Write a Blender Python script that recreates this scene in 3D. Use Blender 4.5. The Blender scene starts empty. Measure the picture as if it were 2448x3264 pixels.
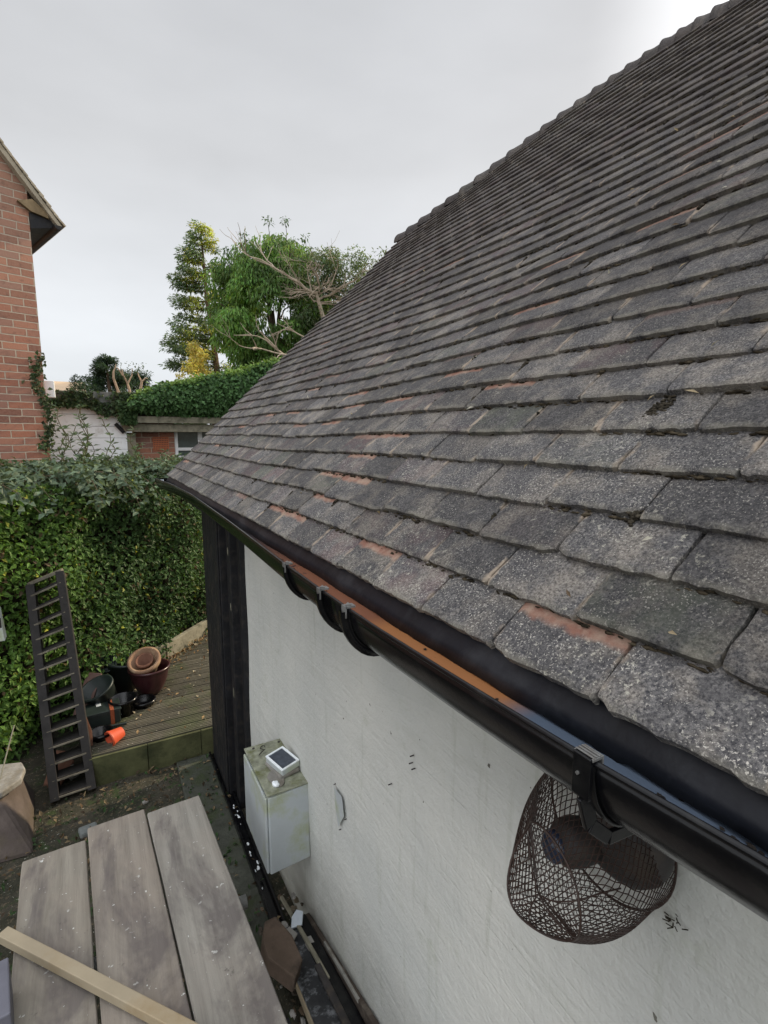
import bpy, math, random
import numpy as np
from mathutils import Vector, Matrix
random.seed(7); rng = np.random.default_rng(11)
R = math.radians
SC = bpy.context.scene
COL = SC.collection
GZ = -2.35          # ground level (the camera stands on a scaffold, its lens at z = 0)
WX = .72            # plane of the white garage wall

# ---------------------------------------------------------------- camera
cam = bpy.data.cameras.new('camera'); camo = bpy.data.objects.new('camera', cam); COL.objects.link(camo)
cam.sensor_fit = 'VERTICAL'; cam.sensor_height = 36; cam.lens = 36*1660/3264
cam.clip_start = .02; cam.clip_end = 1500
camo.location = (0, 0, 0); camo.rotation_euler = (math.pi/2-.145, 0, -.505)
SC.camera = camo
# ---------------------------------------------------------------- sky and sun
SUN_EL, SUN_AZ = R(28), R(77)      # azimuth from +Y towards +X: behind the roof, to the right
w = bpy.data.worlds.new('World'); SC.world = w; w.use_nodes = True
nt = w.node_tree; nt.nodes.clear()
def N(t, **k):
    n = nt.nodes.new(t)
    for a, b in k.items(): setattr(n, a, b)
    return n
sky = N('ShaderNodeTexSky', sky_type='NISHITA', sun_disc=False, sun_elevation=SUN_EL, sun_rotation=SUN_AZ, air_density=1.0, dust_density=3.0)
tc = N('ShaderNodeTexCoord'); sep = N('ShaderNodeSeparateXYZ'); nt.links.new(tc.outputs['Generated'], sep.inputs[0])
mp = N('ShaderNodeMapping'); mp.inputs['Scale'].default_value = (1.0, 1.0, 2.6); nt.links.new(tc.outputs['Generated'], mp.inputs[0])
no = N('ShaderNodeTexNoise'); no.inputs['Scale'].default_value = 1.7; no.inputs['Detail'].default_value = 5; no.inputs['Roughness'].default_value = .5
nt.links.new(mp.outputs[0], no.inputs['Vector'])
cr = N('ShaderNodeValToRGB'); e = cr.color_ramp.elements   # cloud layer by elevation
e[0].position = 0.0; e[0].color = (.78, .82, .86, 1)
e[1].position = 1.0; e[1].color = (1.5, 1.55, 1.62, 1)
for p, c in ((.18, (.80, .825, .855, 1)), (.42, (.665, .672, .685, 1)), (.62, (.66, .67, .69, 1)), (.8, (1.2, 1.24, 1.3, 1))):
    q = cr.color_ramp.elements.new(p); q.color = c
nt.links.new(sep.outputs['Z'], cr.inputs[0])
# fill light added: unseen sky boosted behind the camera's left shoulder
vm = N('ShaderNodeVectorMath', operation='DOT_PRODUCT'); vm.inputs[1].default_value = (-.62, -.70, .35); nt.links.new(tc.outputs['Generated'], vm.inputs[0])
mr = N('ShaderNodeMapRange'); mr.inputs['From Min'].default_value = .05; mr.inputs['From Max'].default_value = .9; mr.inputs['To Min'].default_value = 1; mr.inputs['To Max'].default_value = 2.3
nt.links.new(vm.outputs['Value'], mr.inputs['Value'])
nr = N('ShaderNodeMapRange'); nr.inputs['From Min'].default_value = .35; nr.inputs['From Max'].default_value = .7; nr.inputs['To Min'].default_value = .94; nr.inputs['To Max'].default_value = 1.13
nt.links.new(no.outputs['Fac'], nr.inputs['Value'])
v2 = N('ShaderNodeVectorMath', operation='DOT_PRODUCT'); v2.inputs[1].default_value = (math.cos(SUN_EL)*math.sin(SUN_AZ), math.cos(SUN_EL)*math.cos(SUN_AZ), math.sin(SUN_EL)); nt.links.new(tc.outputs['Generated'], v2.inputs[0])
g2 = N('ShaderNodeMapRange', interpolation_type='SMOOTHSTEP'); g2.inputs['From Min'].default_value = .90; g2.inputs['From Max'].default_value = 1.0; g2.inputs['To Min'].default_value = 1; g2.inputs['To Max'].default_value = 2.2
nt.links.new(v2.outputs['Value'], g2.inputs['Value'])
m0 = N('ShaderNodeMath', operation='MULTIPLY'); nt.links.new(mr.outputs[0], m0.inputs[0]); nt.links.new(g2.outputs[0], m0.inputs[1])
m1 = N('ShaderNodeMath', operation='MULTIPLY'); nt.links.new(m0.outputs[0], m1.inputs[0]); nt.links.new(nr.outputs[0], m1.inputs[1])
vs = N('ShaderNodeVectorMath', operation='SCALE'); nt.links.new(cr.outputs[0], vs.inputs[0]); nt.links.new(m1.outputs[0], vs.inputs['Scale'])
bg1 = N('ShaderNodeBackground'); bg1.inputs['Strength'].default_value = .08; nt.links.new(sky.outputs[0], bg1.inputs[0])
bg2 = N('ShaderNodeBackground'); bg2.inputs['Strength'].default_value = 1.0; nt.links.new(vs.outputs[0], bg2.inputs[0])
mx = N('ShaderNodeMixShader'); mx.inputs[0].default_value = .9
nt.links.new(bg1.outputs[0], mx.inputs[1]); nt.links.new(bg2.outputs[0], mx.inputs[2])
wo = N('ShaderNodeOutputWorld'); nt.links.new(mx.outputs[0], wo.inputs[0])
sun = bpy.data.lights.new('sun', 'SUN'); sun.energy = 4.6; sun.angle = R(1.5); sun.color = (1, .83, .58)
suno = bpy.data.objects.new('sun', sun); COL.objects.link(suno)
sd = Vector((math.cos(SUN_EL)*math.sin(SUN_AZ), math.cos(SUN_EL)*math.cos(SUN_AZ), math.sin(SUN_EL)))
suno.rotation_euler = sd.to_track_quat('Z', 'Y').to_euler(); suno.location = (8, 4, 8)
SC.view_settings.view_transform = 'Standard'; SC.view_settings.look = 'None'
SC.view_settings.gamma = 1; SC.view_settings.exposure = 0.09

# ---------------------------------------------------------------- helpers
class MB:
    """collects shapes, links them as one mesh object"""
    def __init__(s): s.V = []; s.F = []; s.C = []; s.U = []; s.n = 0
    def add(s, v, f, c=(1, 1, 1), uv=None):
        v = np.asarray(v, float).reshape(-1, 3); k = len(v)
        s.V.append(v); s.F += [tuple(int(i)+s.n for i in q) for q in f]; s.n += k
        c = np.asarray(c, float); s.C.append(np.broadcast_to(c, (k, 3)) if c.ndim == 1 else c)
        s.U.append(np.zeros((k, 2)) if uv is None else np.asarray(uv, float)); return s
    def build(s, name, mat, parent=None, smooth=False, loc=None, bevel=0, label=None, uv=False):
        V = np.concatenate(s.V) if s.V else np.zeros((0, 3)); me = bpy.data.meshes.new(name)
        if parent is not None: off = np.array(parent['_o'])
        elif loc is None: off = np.array([(V[:, 0].min()+V[:, 0].max())/2, (V[:, 1].min()+V[:, 1].max())/2, V[:, 2].min()])
        else: off = np.array(loc, float)
        me.from_pydata((V-off).tolist(), [], s.F); me.update()
        a = me.color_attributes.new('col', 'FLOAT_COLOR', 'POINT')
        C = np.concatenate(s.C); a.data.foreach_set('color', np.concatenate([C, np.ones((len(C), 1))], 1).ravel().astype(np.float32))
        if uv:
            U = np.concatenate(s.U); l = me.uv_layers.new(name='UVMap'); li = np.zeros(len(me.loops), np.int32)
            me.loops.foreach_get('vertex_index', li); l.data.foreach_set('uv', U[li].ravel().astype(np.float32))
        if smooth: me.polygons.foreach_set('use_smooth', [True]*len(me.polygons))
        me.materials.append(mat)
        o = bpy.data.objects.new(name, me); COL.objects.link(o)
        if parent is not None: o.parent = parent; o['_o'] = list(parent['_o'])
        else: o.location = off; o['_o'] = [float(x) for x in off]
        if bevel:
            b = o.modifiers.new('bevel', 'BEVEL'); b.width = bevel; b.segments = 2; b.limit_method = 'ANGLE'; b.angle_limit = R(40)
        if label: o['label'] = label
        return o
def tag(o, label=None, cat=None, group=None, kind=None):
    if label: o['label'] = label
    if cat: o['category'] = cat
    if group: o['group'] = group
    if kind: o['kind'] = kind
    return o
def empty(name, loc, label, cat, group=None):
    o = bpy.data.objects.new(name, None); COL.objects.link(o); o.location = loc; o['_o'] = [float(x) for x in loc]
    o.empty_display_size = .05
    return tag(o, label, cat, group)
BF = [(0, 3, 2, 1), (4, 5, 6, 7), (0, 1, 5, 4), (1, 2, 6, 5), (2, 3, 7, 6), (3, 0, 4, 7)]
def box(mb, x0, x1, y0, y1, z0, z1, c=(1, 1, 1), M=None):
    v = np.array([(x0, y0, z0), (x1, y0, z0), (x1, y1, z0), (x0, y1, z0), (x0, y0, z1), (x1, y0, z1), (x1, y1, z1), (x0, y1, z1)], float)
    if M is not None: v = np.array([M @ Vector(p) for p in v])
    return mb.add(v, BF, c)
def fr(p, rx=0, ry=0, rz=0):
    return Matrix.Translation(p) @ Matrix.Rotation(R(rz), 4, 'Z') @ Matrix.Rotation(R(ry), 4, 'Y') @ Matrix.Rotation(R(rx), 4, 'X')
def bar(mb, a, b, wd, th, up=(0, 0, 1), c=(1, 1, 1), seg=1, bend=0):
    a, b = Vector(a), Vector(b); d = (b-a).normalized(); s = d.cross(Vector(up)).normalized(); u = s.cross(d)
    V = []; F = []
    for i in range(seg+1):
        t = i/seg; p = a.lerp(b, t)+u*bend*math.sin(math.pi*t)
        for (m, n_) in ((-1, -1), (1, -1), (1, 1), (-1, 1)): V.append(p+s*(m*wd/2)+u*(n_*th/2))
    for i in range(seg):
        for k in range(4): q = i*4; F.append((q+k, q+(k+1) % 4, q+4+(k+1) % 4, q+4+k))
    F.append((3, 2, 1, 0)); q = seg*4; F.append((q, q+1, q+2, q+3))
    return mb.add(np.array(V), F, c)
def tube(mb, pts, r, n=6, c=(1, 1, 1), cap=True):
    P = [Vector(p) for p in pts]; V = []; F = []; k = len(P)
    rr = r if hasattr(r, '__len__') else [r]*k
    up = Vector((.13, .21, 1)).normalized(); 
    for i, p in enumerate(P):
        d = (P[min(i+1, k-1)]-P[max(i-1, 0)]).normalized()
        s = d.cross(up)
        if s.length < 1e-3: s = d.cross(Vector((1, 0, 0)))
        s.normalize(); u = s.cross(d)
        for j in range(n):
            a = 2*math.pi*j/n; V.append(p+s*(math.cos(a)*rr[i])+u*(math.sin(a)*rr[i]))
    for i in range(k-1):
        for j in range(n): F.append((i*n+j, i*n+(j+1) % n, (i+1)*n+(j+1) % n, (i+1)*n+j))
    if cap: F.append(tuple(range(n))[::-1]); F.append(tuple((k-1)*n+j for j in range(n)))
    return mb.add(np.array(V), F, c)
def lathe(mb, prof, M, n=28, c=(1, 1, 1), squash=1.0):
    V = []; F = []
    for (r, z) in prof:
        for j in range(n):
            a = 2*math.pi*j/n; V.append(M @ Vector((r*math.cos(a), squash*r*math.sin(a), z)))
    for i in range(len(prof)-1):
        for j in range(n): F.append((i*n+j, i*n+(j+1) % n, (i+1)*n+(j+1) % n, (i+1)*n+j))
    if prof[0][0] > 1e-6: F.append(tuple(range(n))[::-1])
    if prof[-1][0] > 1e-6: F.append(tuple((len(prof)-1)*n+j for j in range(n)))
    return mb.add(np.array(V), F, c)
def prism(mb, poly, M, h, c=(1, 1, 1)):
    n = len(poly); V = [M @ Vector((x, y, 0)) for x, y in poly]+[M @ Vector((x, y, h)) for x, y in poly]
    F = [tuple(range(n))[::-1], tuple(range(n, 2*n))]+[(i, (i+1) % n, n+(i+1) % n, n+i) for i in range(n)]
    return mb.add(np.array(V), F, c)
def blob(mb, p, r, c=(1, 1, 1), sq=(1, 1, 1), jit=.25, nu=7, nv=5):
    V = []; F = []
    for i in range(nv):
        t = math.pi*(i+.5)/nv
        for j in range(nu):
            a = 2*math.pi*j/nu; k = r*(1+random.uniform(-jit, jit))
            V.append((p[0]+k*sq[0]*math.sin(t)*math.cos(a), p[1]+k*sq[1]*math.sin(t)*math.sin(a), p[2]+k*sq[2]*math.cos(t)))
    for i in range(nv-1):
        for j in range(nu): F.append((i*nu+j, (i+1)*nu+j, (i+1)*nu+(j+1) % nu, i*nu+(j+1) % nu))
    F.append(tuple(range(nu))); F.append(tuple((nv-1)*nu+j for j in range(nu))[::-1])
    return mb.add(np.array(V), F, c)
def leaves(mb, P, D, L, W, cols, fold=.25, jit=.6, Nrm=None):
    """P points, D growth directions, one folded pointed leaf of 6 vertices each"""
    n = len(P); P = np.asarray(P); D = np.asarray(D)+rng.normal(0, jit, (n, 3)); D /= np.linalg.norm(D, axis=1)[:, None]
    if Nrm is None: Nn = rng.normal(0, 1, (n, 3))
    else: Nn = np.asarray(Nrm)+rng.normal(0, .55, (n, 3))
    S = np.cross(D, Nn); S /= np.linalg.norm(S, axis=1)[:, None]+1e-9; U = np.cross(S, D)
    L = (np.ones(n)*L*rng.uniform(.65, 1.25, n))[:, None]; W = (np.ones(n)*W*rng.uniform(.75, 1.2, n))[:, None]
    V = np.stack([P, P+D*L*.45+S*W/2+U*W*fold, P+D*L*.5, P+D*L*.45-S*W/2+U*W*fold, P+D*L-U*L*.12, P+D*L*.2], 1).reshape(-1, 3)
    b = (np.arange(n)*6)
    F = [q for i in b for q in ((i, i+1, i+2), (i, i+2, i+3), (i+1, i+4, i+2), (i+2, i+4, i+3))]
    mb.add(V, F, np.repeat(np.asarray(cols), 6, 0))
def vary(base, n, amt=.3, hue=.12):
    k = rng.uniform(1-amt, 1+amt, (n, 1)); h = rng.normal(0, hue, (n, 3)); return np.clip(np.asarray(base)*k*(1+h), .002, 1)

# ---------------------------------------------------------------- materials
class MT:
    def __init__(s, name):
        s.m = bpy.data.materials.new(name); s.m.use_nodes = True; s.t = s.m.node_tree; s.t.nodes.clear()
        s.o = s.n('ShaderNodeOutputMaterial'); s.p = s.n('ShaderNodeBsdfPrincipled'); s.l(s.p.outputs[0], s.o.inputs[0])
        s.tc = s.n('ShaderNodeTexCoord'); s.bump_in = None
    def n(s, t, **k):
        x = s.t.nodes.new(t)
        for a, b in k.items(): setattr(x, a, b)
        return x
    def l(s, a, b): s.t.links.new(a, b)
    def put(s, sock, v):
        if hasattr(v, 'links') or hasattr(v, 'is_linked'): s.l(v, sock)
        elif isinstance(v, (tuple, list)) and len(v) == 3 and sock.type == 'RGBA': sock.default_value = (*v, 1)
        else: sock.default_value = v
    def noise(s, sc, det=4, rough=.55, stretch=None, dist=0, vec=None, rot=None):
        v = vec or s.tc.outputs['Object']
        if stretch or rot:
            m = s.n('ShaderNodeMapping'); m.inputs['Scale'].default_value = stretch or (1, 1, 1)
            if rot: m.inputs['Rotation'].default_value = rot
            s.l(v, m.inputs[0]); v = m.outputs[0]
        x = s.n('ShaderNodeTexNoise'); x.inputs['Scale'].default_value = sc; x.inputs['Detail'].default_value = det
        x.inputs['Roughness'].default_value = rough; x.inputs['Distortion'].default_value = dist; s.l(v, x.inputs['Vector']); return x.outputs['Fac']
    def rng(s, v, a, b, c=0, d=1, smooth=False):
        x = s.n('ShaderNodeMapRange'); s.put(x.inputs['Value'], v)
        if smooth: x.interpolation_type = 'SMOOTHSTEP'
        for k, q in zip(('From Min', 'From Max', 'To Min', 'To Max'), (a, b, c, d)): x.inputs[k].default_value = q
        return x.outputs[0]
    def math(s, op, a, b=0):
        x = s.n('ShaderNodeMath', operation=op); s.put(x.inputs[0], a); s.put(x.inputs[1], b); return x.outputs[0]
    def mix(s, f, a, b, mode='MIX'):
        x = s.n('ShaderNodeMix', data_type='RGBA', blend_type=mode); s.put(x.inputs[0], f); s.put(x.inputs[6], a); s.put(x.inputs[7], b); return x.outputs[2]
    def attr(s, name='col'):
        x = s.n('ShaderNodeAttribute', attribute_name=name); return x.outputs['Color']
    def sep(s, v):
        x = s.n('ShaderNodeSeparateXYZ'); s.l(v, x.inputs[0]); return x.outputs
    def bump(s, h, dist=.01, st=1):
        b = s.n('ShaderNodeBump'); b.inputs['Strength'].default_value = st; b.inputs['Distance'].default_value = dist; s.l(h, b.inputs['Height'])
        if s.bump_in: s.l(s.bump_in, b.inputs['Normal'])
        s.bump_in = b.outputs[0]; s.l(b.outputs[0], s.p.inputs['Normal'])
    def base(s, c, rough=.8, spec=.3, metal=0):
        s.put(s.p.inputs['Base Color'], c); s.put(s.p.inputs['Roughness'], rough); s.p.inputs['Specular IOR Level'].default_value = spec
        s.p.inputs['Metallic'].default_value = metal; return s.m

def m_simple(name, c, rough=.8, spec=.3, var=.25, sc=12, bump=.003, bsc=60, dirt=None, dsc=5, metal=0, useattr=False):
    m = MT(name); f = m.noise(sc, 5, .6)
    c0 = tuple(x*(1-var) for x in c); c1 = tuple(x*(1+var) for x in c)
    b = m.mix(m.rng(f, .3, .7), c0, c1)
    if useattr: b = m.mix(1.0, b, m.attr(), 'MULTIPLY')
    if dirt: b = m.mix(m.rng(m.noise(dsc, 6, .65), .5, .66), b, dirt)
    if bump: m.bump(m.noise(bsc, 4, .6), bump)
    return m.base(b, rough, spec, metal)

# concrete/clay roof tile: col.r brightness, col.g red exposure, col.b purple tint; uv: u across, v = distance up the exposed face
def m_tile():
    m = MT('weathered_tile'); a = m.sep(m.attr()); uv = m.sep(m.tc.outputs['UV']); ob = m.tc.outputs['Object']
    fine = m.noise(260, 5, .75); mid = m.noise(28, 5, .6); big = m.noise(5, 4, .55); spk = m.noise(620, 3, .6)
    g = m.mix(m.rng(fine, .38, .62), (.030, .031, .037), (.192, .182, .176))
    crust = m.noise(55, 6, .72, dist=.6); zc = m.sep(ob)[2]
    g = m.mix(m.rng(crust, .46, .56, 0, .75), g, m.mix(m.rng(fine, .4, .6), (.045, .043, .045), (.095, .092, .092)))
    g = m.mix(m.math('MULTIPLY', m.rng(m.noise(13, 5, .65), .47, .62), .75), g, m.mix(m.rng(fine, .4, .62), (.115, .10, .088), (.35, .315, .27)))
    g = m.mix(m.rng(big, .48, .66, 0, .55), g, (.050, .048, .052))
    g = m.mix(m.math('MULTIPLY', m.rng(a[2], .80, 1.0, 0, .7), m.rng(m.noise(18, 5, .6), .42, .6)), g, (.12, .072, .075))
    g = m.mix(m.math('MULTIPLY', m.rng(a[2], .10, .0, 0, .5), m.rng(m.noise(22, 5, .6), .4, .62)), g, (.135, .155, .105))
    # pale lichen flecks and rosettes, thicker on the lower courses
    low = m.rng(zc, 2.9, 2.1, .25, 1)
    g = m.mix(m.math('MULTIPLY', m.math('MULTIPLY', m.rng(m.noise(330, 4, .7), .575, .62), m.rng(m.noise(10, 4, .6), .40, .58, .15, 1)), low), g, (.50, .47, .42))
    g = m.mix(m.math('MULTIPLY', m.math('MULTIPLY', m.rng(m.noise(95, 5, .75), .585, .63), m.rng(m.noise(7, 3, .6), .46, .6)), low), g, (.40, .38, .32))
    # brightness of the tile
    k = m.n('ShaderNodeVectorMath', operation='SCALE'); m.l(g, k.inputs[0]); m.l(m.rng(a[0], 0, 1, .66, 1.22), k.inputs['Scale']); g = k.outputs[0]
    # tan mortar-like lichen along the side joints
    ed = m.math('ABSOLUTE', m.math('SUBTRACT', uv[0], .5))
    wob = m.math('MULTIPLY', m.math('SUBTRACT', m.noise(30, 4, .6), .5), .16)
    ed = m.math('ADD', ed, wob)
    jf = m.math('MULTIPLY', m.rng(ed, .462, .49), m.rng(m.noise(11, 4, .6), .50, .60))
    g = m.mix(m.math('MULTIPLY', jf, .8), g, (.42, .34, .26))
    # dry pale tail edge
    tl = m.math('MULTIPLY', m.rng(m.math('ADD', uv[1], m.math('MULTIPLY', wob, .6)), .13, .03), m.rng(m.noise(20, 4, .6), .42, .58))
    g = m.mix(m.math('MULTIPLY', tl, .5), g, (.30, .28, .23))
    # unweathered red clay at the head of some tiles
    hd = m.math('ADD', uv[1], m.math('MULTIPLY', wob, 2.2))
    rf = m.math('MULTIPLY', m.rng(hd, .72, .84), m.rng(a[1], .93, .96))
    g = m.mix(rf, g, m.mix(m.rng(mid, .4, .6), (.26, .13, .095), (.36, .25, .19)))
    # brown grime higher up the roof
    zz = m.sep(ob)[2]
    g = m.mix(m.math('MULTIPLY', m.rng(zz, 2.35, 3.6, .05, .72), m.rng(m.noise(3, 3, .5), .3, .6, .6, 1)), g, (.060, .049, .046))
    m.bump(crust, .0035, .9); m.bump(fine, .0026); m.bump(spk, .0010); m.bump(mid, .004, .8)
    return m.base(g, .9, .22)
def m_render_wall():
    m = MT('white_roughcast'); o = m.tc.outputs['Object']
    st = m.noise(11, 6, .65, stretch=(1, .22, 1.1), dist=.5); g = m.noise(70, 4, .6); bg = m.noise(1.6, 4, .55)
    b = m.mix(m.rng(bg, .35, .65), (.50, .51, .485), (.595, .595, .555))
    b = m.mix(m.math('MULTIPLY', m.rng(st, .56, .70), .35), b, (.43, .44, .395))
    b = m.mix(m.rng(m.noise(4.5, 6, .7), .60, .74, 0, .6), b, (.36, .385, .30))
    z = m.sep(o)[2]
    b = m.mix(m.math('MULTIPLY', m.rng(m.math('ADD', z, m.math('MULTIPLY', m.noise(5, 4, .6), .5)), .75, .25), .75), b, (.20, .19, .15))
    b = m.mix(m.rng(m.noise(38, 3, .5), .735, .755), b, (.10, .09, .08))
    b = m.mix(m.math('MULTIPLY', m.rng(m.noise(7, 5, .65, stretch=(1, 3.5, .25)), .56, .72), .4), b, (.33, .35, .29))
    b = m.mix(m.math('MULTIPLY', m.math('MULTIPLY', m.rng(z, 1.55, 2.05), m.rng(m.noise(5, 5, .65), .42, .62)), .35), b, (.36, .39, .30))
    ln = m.n('ShaderNodeTexVoronoi', feature='DISTANCE_TO_EDGE'); mpn = m.n('ShaderNodeMapping'); mpn.inputs['Scale'].default_value = (.2, .55, 9); mpn.inputs['Rotation'].default_value = (R(3), 0, 0)
    m.l(o, mpn.inputs[0]); m.l(mpn.outputs[0], ln.inputs['Vector']); ln.inputs['Scale'].default_value = 1.4
    m.bump(m.rng(ln.outputs[0], 0, .035), .0016, .35); m.bump(st, .006, .9); m.bump(m.noise(26, 5, .65, dist=.4), .0035, .9); m.bump(g, .0030, 1)
    m.bump(m.noise(260, 2, .5), .0006, .8)
    return m.base(b, .85, .2)
def m_brick(scale_note=''):
    m = MT('red_brick'); o = m.tc.outputs['Object']
    mp_ = m.n('ShaderNodeMapping'); mp_.inputs['Rotation'].default_value = (R(90), 0, 0); m.l(o, mp_.inputs[0])
    dv = m.n('ShaderNodeVectorMath', operation='ADD'); m.l(mp_.outputs[0], dv.inputs[0])
    nn = m.n('ShaderNodeTexNoise'); nn.inputs['Scale'].default_value = 9; m.l(o, nn.inputs['Vector'])
    sc = m.n('ShaderNodeVectorMath', operation='SCALE'); m.l(nn.outputs['Color'], sc.inputs[0]); sc.inputs['Scale'].default_value = .012; m.l(sc.outputs[0], dv.inputs[1])
    br = m.n('ShaderNodeTexBrick'); m.l(dv.outputs[0], br.inputs['Vector']); br.inputs['Scale'].default_value = 1; br.inputs['Brick Width'].default_value = .225
    br.inputs['Row Height'].default_value = .075; br.inputs['Mortar Size'].default_value = .0065; br.inputs['Mortar Smooth'].default_value = .35; br.inputs['Bias'].default_value = -.1
    br.inputs['Color1'].default_value = (.0, .0, .0, 1); br.inputs['Color2'].default_value = (1, 1, 1, 1); br.inputs['Mortar'].default_value = (.5, .5, .5, 1)
    cr_ = m.n('ShaderNodeValToRGB'); m.l(br.outputs['Color'], cr_.inputs[0]); el = cr_.color_ramp.elements
    el[0].color = (.20, .085, .06, 1); el[1].color = (.43, .19, .12, 1)
    for p, c in ((.25, (.34, .13, .08, 1)), (.5, (.26, .14, .11, 1)), (.75, (.38, .16, .10, 1))): q = cr_.color_ramp.elements.new(p); q.color = c
    b = m.mix(m.rng(m.noise(40, 5, .7), .35, .7, 0, .5), cr_.outputs[0], (.32, .20, .15))
    z = m.sep(o)[2]
    b = m.mix(m.rng(z, 3.0, 5.0, 0, .38), b, (.46, .29, .20))
    b = m.mix(m.rng(m.noise(14, 4, .6), .55, .7, 0, .5), b, (.13, .075, .06)); b = m.mix(br.outputs['Fac'], b, (.44, .36, .28))
    m.bump(m.math('SUBTRACT', 1.0, br.outputs['Fac']), .006); m.bump(m.noise(60, 4, .6), .003)
    return m.base(b, .9, .2)
def m_board():
    m = MT('weathered_scaffold_board'); o = m.tc.outputs['Object']
    gr = m.noise(26, 6, .65, stretch=(1, .05, 1), dist=.3); big = m.noise(2.6, 5, .6)
    fg = m.noise(120, 4, .7, stretch=(1, .03, 1), dist=.4)
    b = m.mix(m.rng(gr, .3, .7), (.165, .148, .128), (.30, .275, .24)); b = m.mix(m.rng(fg, .56, .68, 0, .3), b, (.10, .09, .08))
    b = m.mix(m.rng(big, .45, .68, 0, .5), b, (.30, .255, .215))
    b = m.mix(1.0, b, m.attr(), 'MULTIPLY')
    b = m.mix(m.rng(m.noise(3.4, 6, .65, stretch=(1, .45, 1), dist=.4), .49, .58, 0, .7), b, (.105, .09, .088))
    b = m.mix(m.rng(m.noise(17, 5, .7), .65, .71, 0, .6), b, (.075, .066, .062))
    b = m.mix(m.math('MULTIPLY', m.rng(m.noise(31, 3, .6), .69, .71), m.rng(m.noise(5, 3, .5), .45, .55)), b, (.55, .55, .52))
    b = m.mix(m.rng(m.noise(90, 2, .5), .74, .76), b, (.52, .52, .50))
    m.bump(gr, .003, .7); m.bump(m.noise(140, 3, .6), .0008)
    return m.base(b, .88, .2)
def m_deck():
    m = MT('grooved_deck'); o = m.tc.outputs['Object']; a = m.attr()
    gr = m.noise(18, 5, .6, stretch=(.12, 1, 1))
    b = m.mix(m.rng(gr, .3, .7), (.050, .046, .035), (.125, .112, .082)); b = m.mix(1.0, b, a, 'MULTIPLY')
    b = m.mix(m.rng(m.noise(4, 4, .6), .5, .68, 0, .6), b, (.07, .085, .035))
    b = m.mix(m.rng(m.noise(55, 3, .6), .685, .70), b, (.36, .34, .28))
    m.bump(gr, .003)
    return m.base(b, .85, .25)
def m_leaf(name, rough=.45, tr=.3, spec=.35):
    m = MT(name); c = m.mix(1.0, m.attr(), m.mix(m.rng(m.noise(40, 2), .3, .7), (.8, .8, .8), (1.15, 1.15, 1.15)), 'MULTIPLY')
    m.base(c, rough, spec)
    t = m.n('ShaderNodeBsdfTranslucent'); m.l(m.mix(1.0, c, (1.9, 1.7, .7), 'MULTIPLY'), t.inputs[0]); x = m.n('ShaderNodeMixShader'); x.inputs[0].default_value = tr
    m.l(m.p.outputs[0], x.inputs[1]); m.l(t.outputs[0], x.inputs[2]); m.l(x.outputs[0], m.o.inputs[0]); return m.m
def m_ground():
    m = MT('ground_soil'); b = m.mix(m.rng(m.noise(3, 6, .65), .38, .62), (.028, .03, .02), (.062, .055, .042))
    b = m.mix(m.rng(m.noise(40, 4, .7), .56, .66), b, (.12, .095, .065)); b = m.mix(m.rng(m.noise(11, 4, .6), .55, .64, 0, .7), b, (.035, .055, .02))
    b = m.mix(m.rng(m.noise(75, 2, .6), .69, .71), b, (.3, .29, .25))
    m.bump(m.noise(30, 5, .7), .02); return m.base(b, .95, .15)
M = {}
M['tile'] = m_tile(); M['wall'] = m_render_wall(); M['brick'] = m_brick(); M['board'] = m_board(); M['deck'] = m_deck(); M['ground'] = m_ground()
M['leaf'] = m_leaf('hedge_leaf', .55, .18, .22); M['tree'] = m_leaf('tree_leaf', .6, .35)
M['twig'] = m_simple('twig_bark', (.12, .09, .065), .9, .2, bsc=40, useattr=True)
M['black'] = m_simple('black_gutter_plastic', (.0035, .0035, .0045), .22, .3, .3, 8, .0008, 25, (.012, .012, .012), 14)
M['felt'] = m_simple('eaves_felt', (.007, .008, .012), .5, .3, .3, 10, .002, 18, (.024, .026, .031), 9)
M['blackwood'] = m_simple('black_painted_timber', (.009, .009, .011), .62, .35, .35, 9, .004, 22, (.028, .024, .021), 15)
M['metal'] = m_simple('dull_clip_metal', (.13, .13, .125), .45, .4, .3, 30, .001, 80, (.1, .09, .08), 40)
M['boxwhite'] = m_simple('grubby_white_plastic', (.40, .43, .44), .5, .35, .08, 6, .001, 60, (.33, .36, .25), 6)
M['boxtop'] = m_simple('algae_box_top', (.24, .25, .19), .8, .2, .45, 26, .002, 60, (.13, .14, .06), 16)
M['white'] = m_simple('white_paint', (.85, .90, .93), .5, .3, .04, 4, .001, 30, (.52, .53, .50), 4)
M['upvc'] = m_simple('white_upvc', (.8, .81, .82), .35, .4, .03)
M['panel'] = m_simple('solar_panel', (.055, .065, .085), .25, .5, .3, 40, 0)
M['wire'] = m_simple('rusty_brown_wire', (.040, .023, .018), .55, .4, .4, 30, 0)
M['lamp'] = m_simple('dark_lamp_housing', (.035, .031, .03), .6, .35, .35, 14, .001, 60, (.06, .048, .038), 20)
M['lens'] = m_simple('dark_lens', (.03, .04, .07), .15, .6, .2, 10, 0)
M['newwood'] = m_simple('pale_new_timber', (.33, .275, .19), .7, .3, .14, 5, .0015, 30, (.29, .22, .13), 4)
M['greypost'] = m_simple('grey_blue_paint', (.13, .13, .155), .6, .3, .15, 6, .001)
M['ladder'] = m_simple('dark_stained_ladder_wood', (.020, .018, .017), .75, .3, .3, 12, .003, 30)
M['tread'] = m_simple('lit_tread_edge', (.15, .135, .105), .85, .2, .35, 18, .002, 40, (.07, .06, .045), 12)
M['glaze'] = m_simple('oxblood_glaze', (.042, .013, .015), .3, .5, .25, 8, .001)
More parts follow.
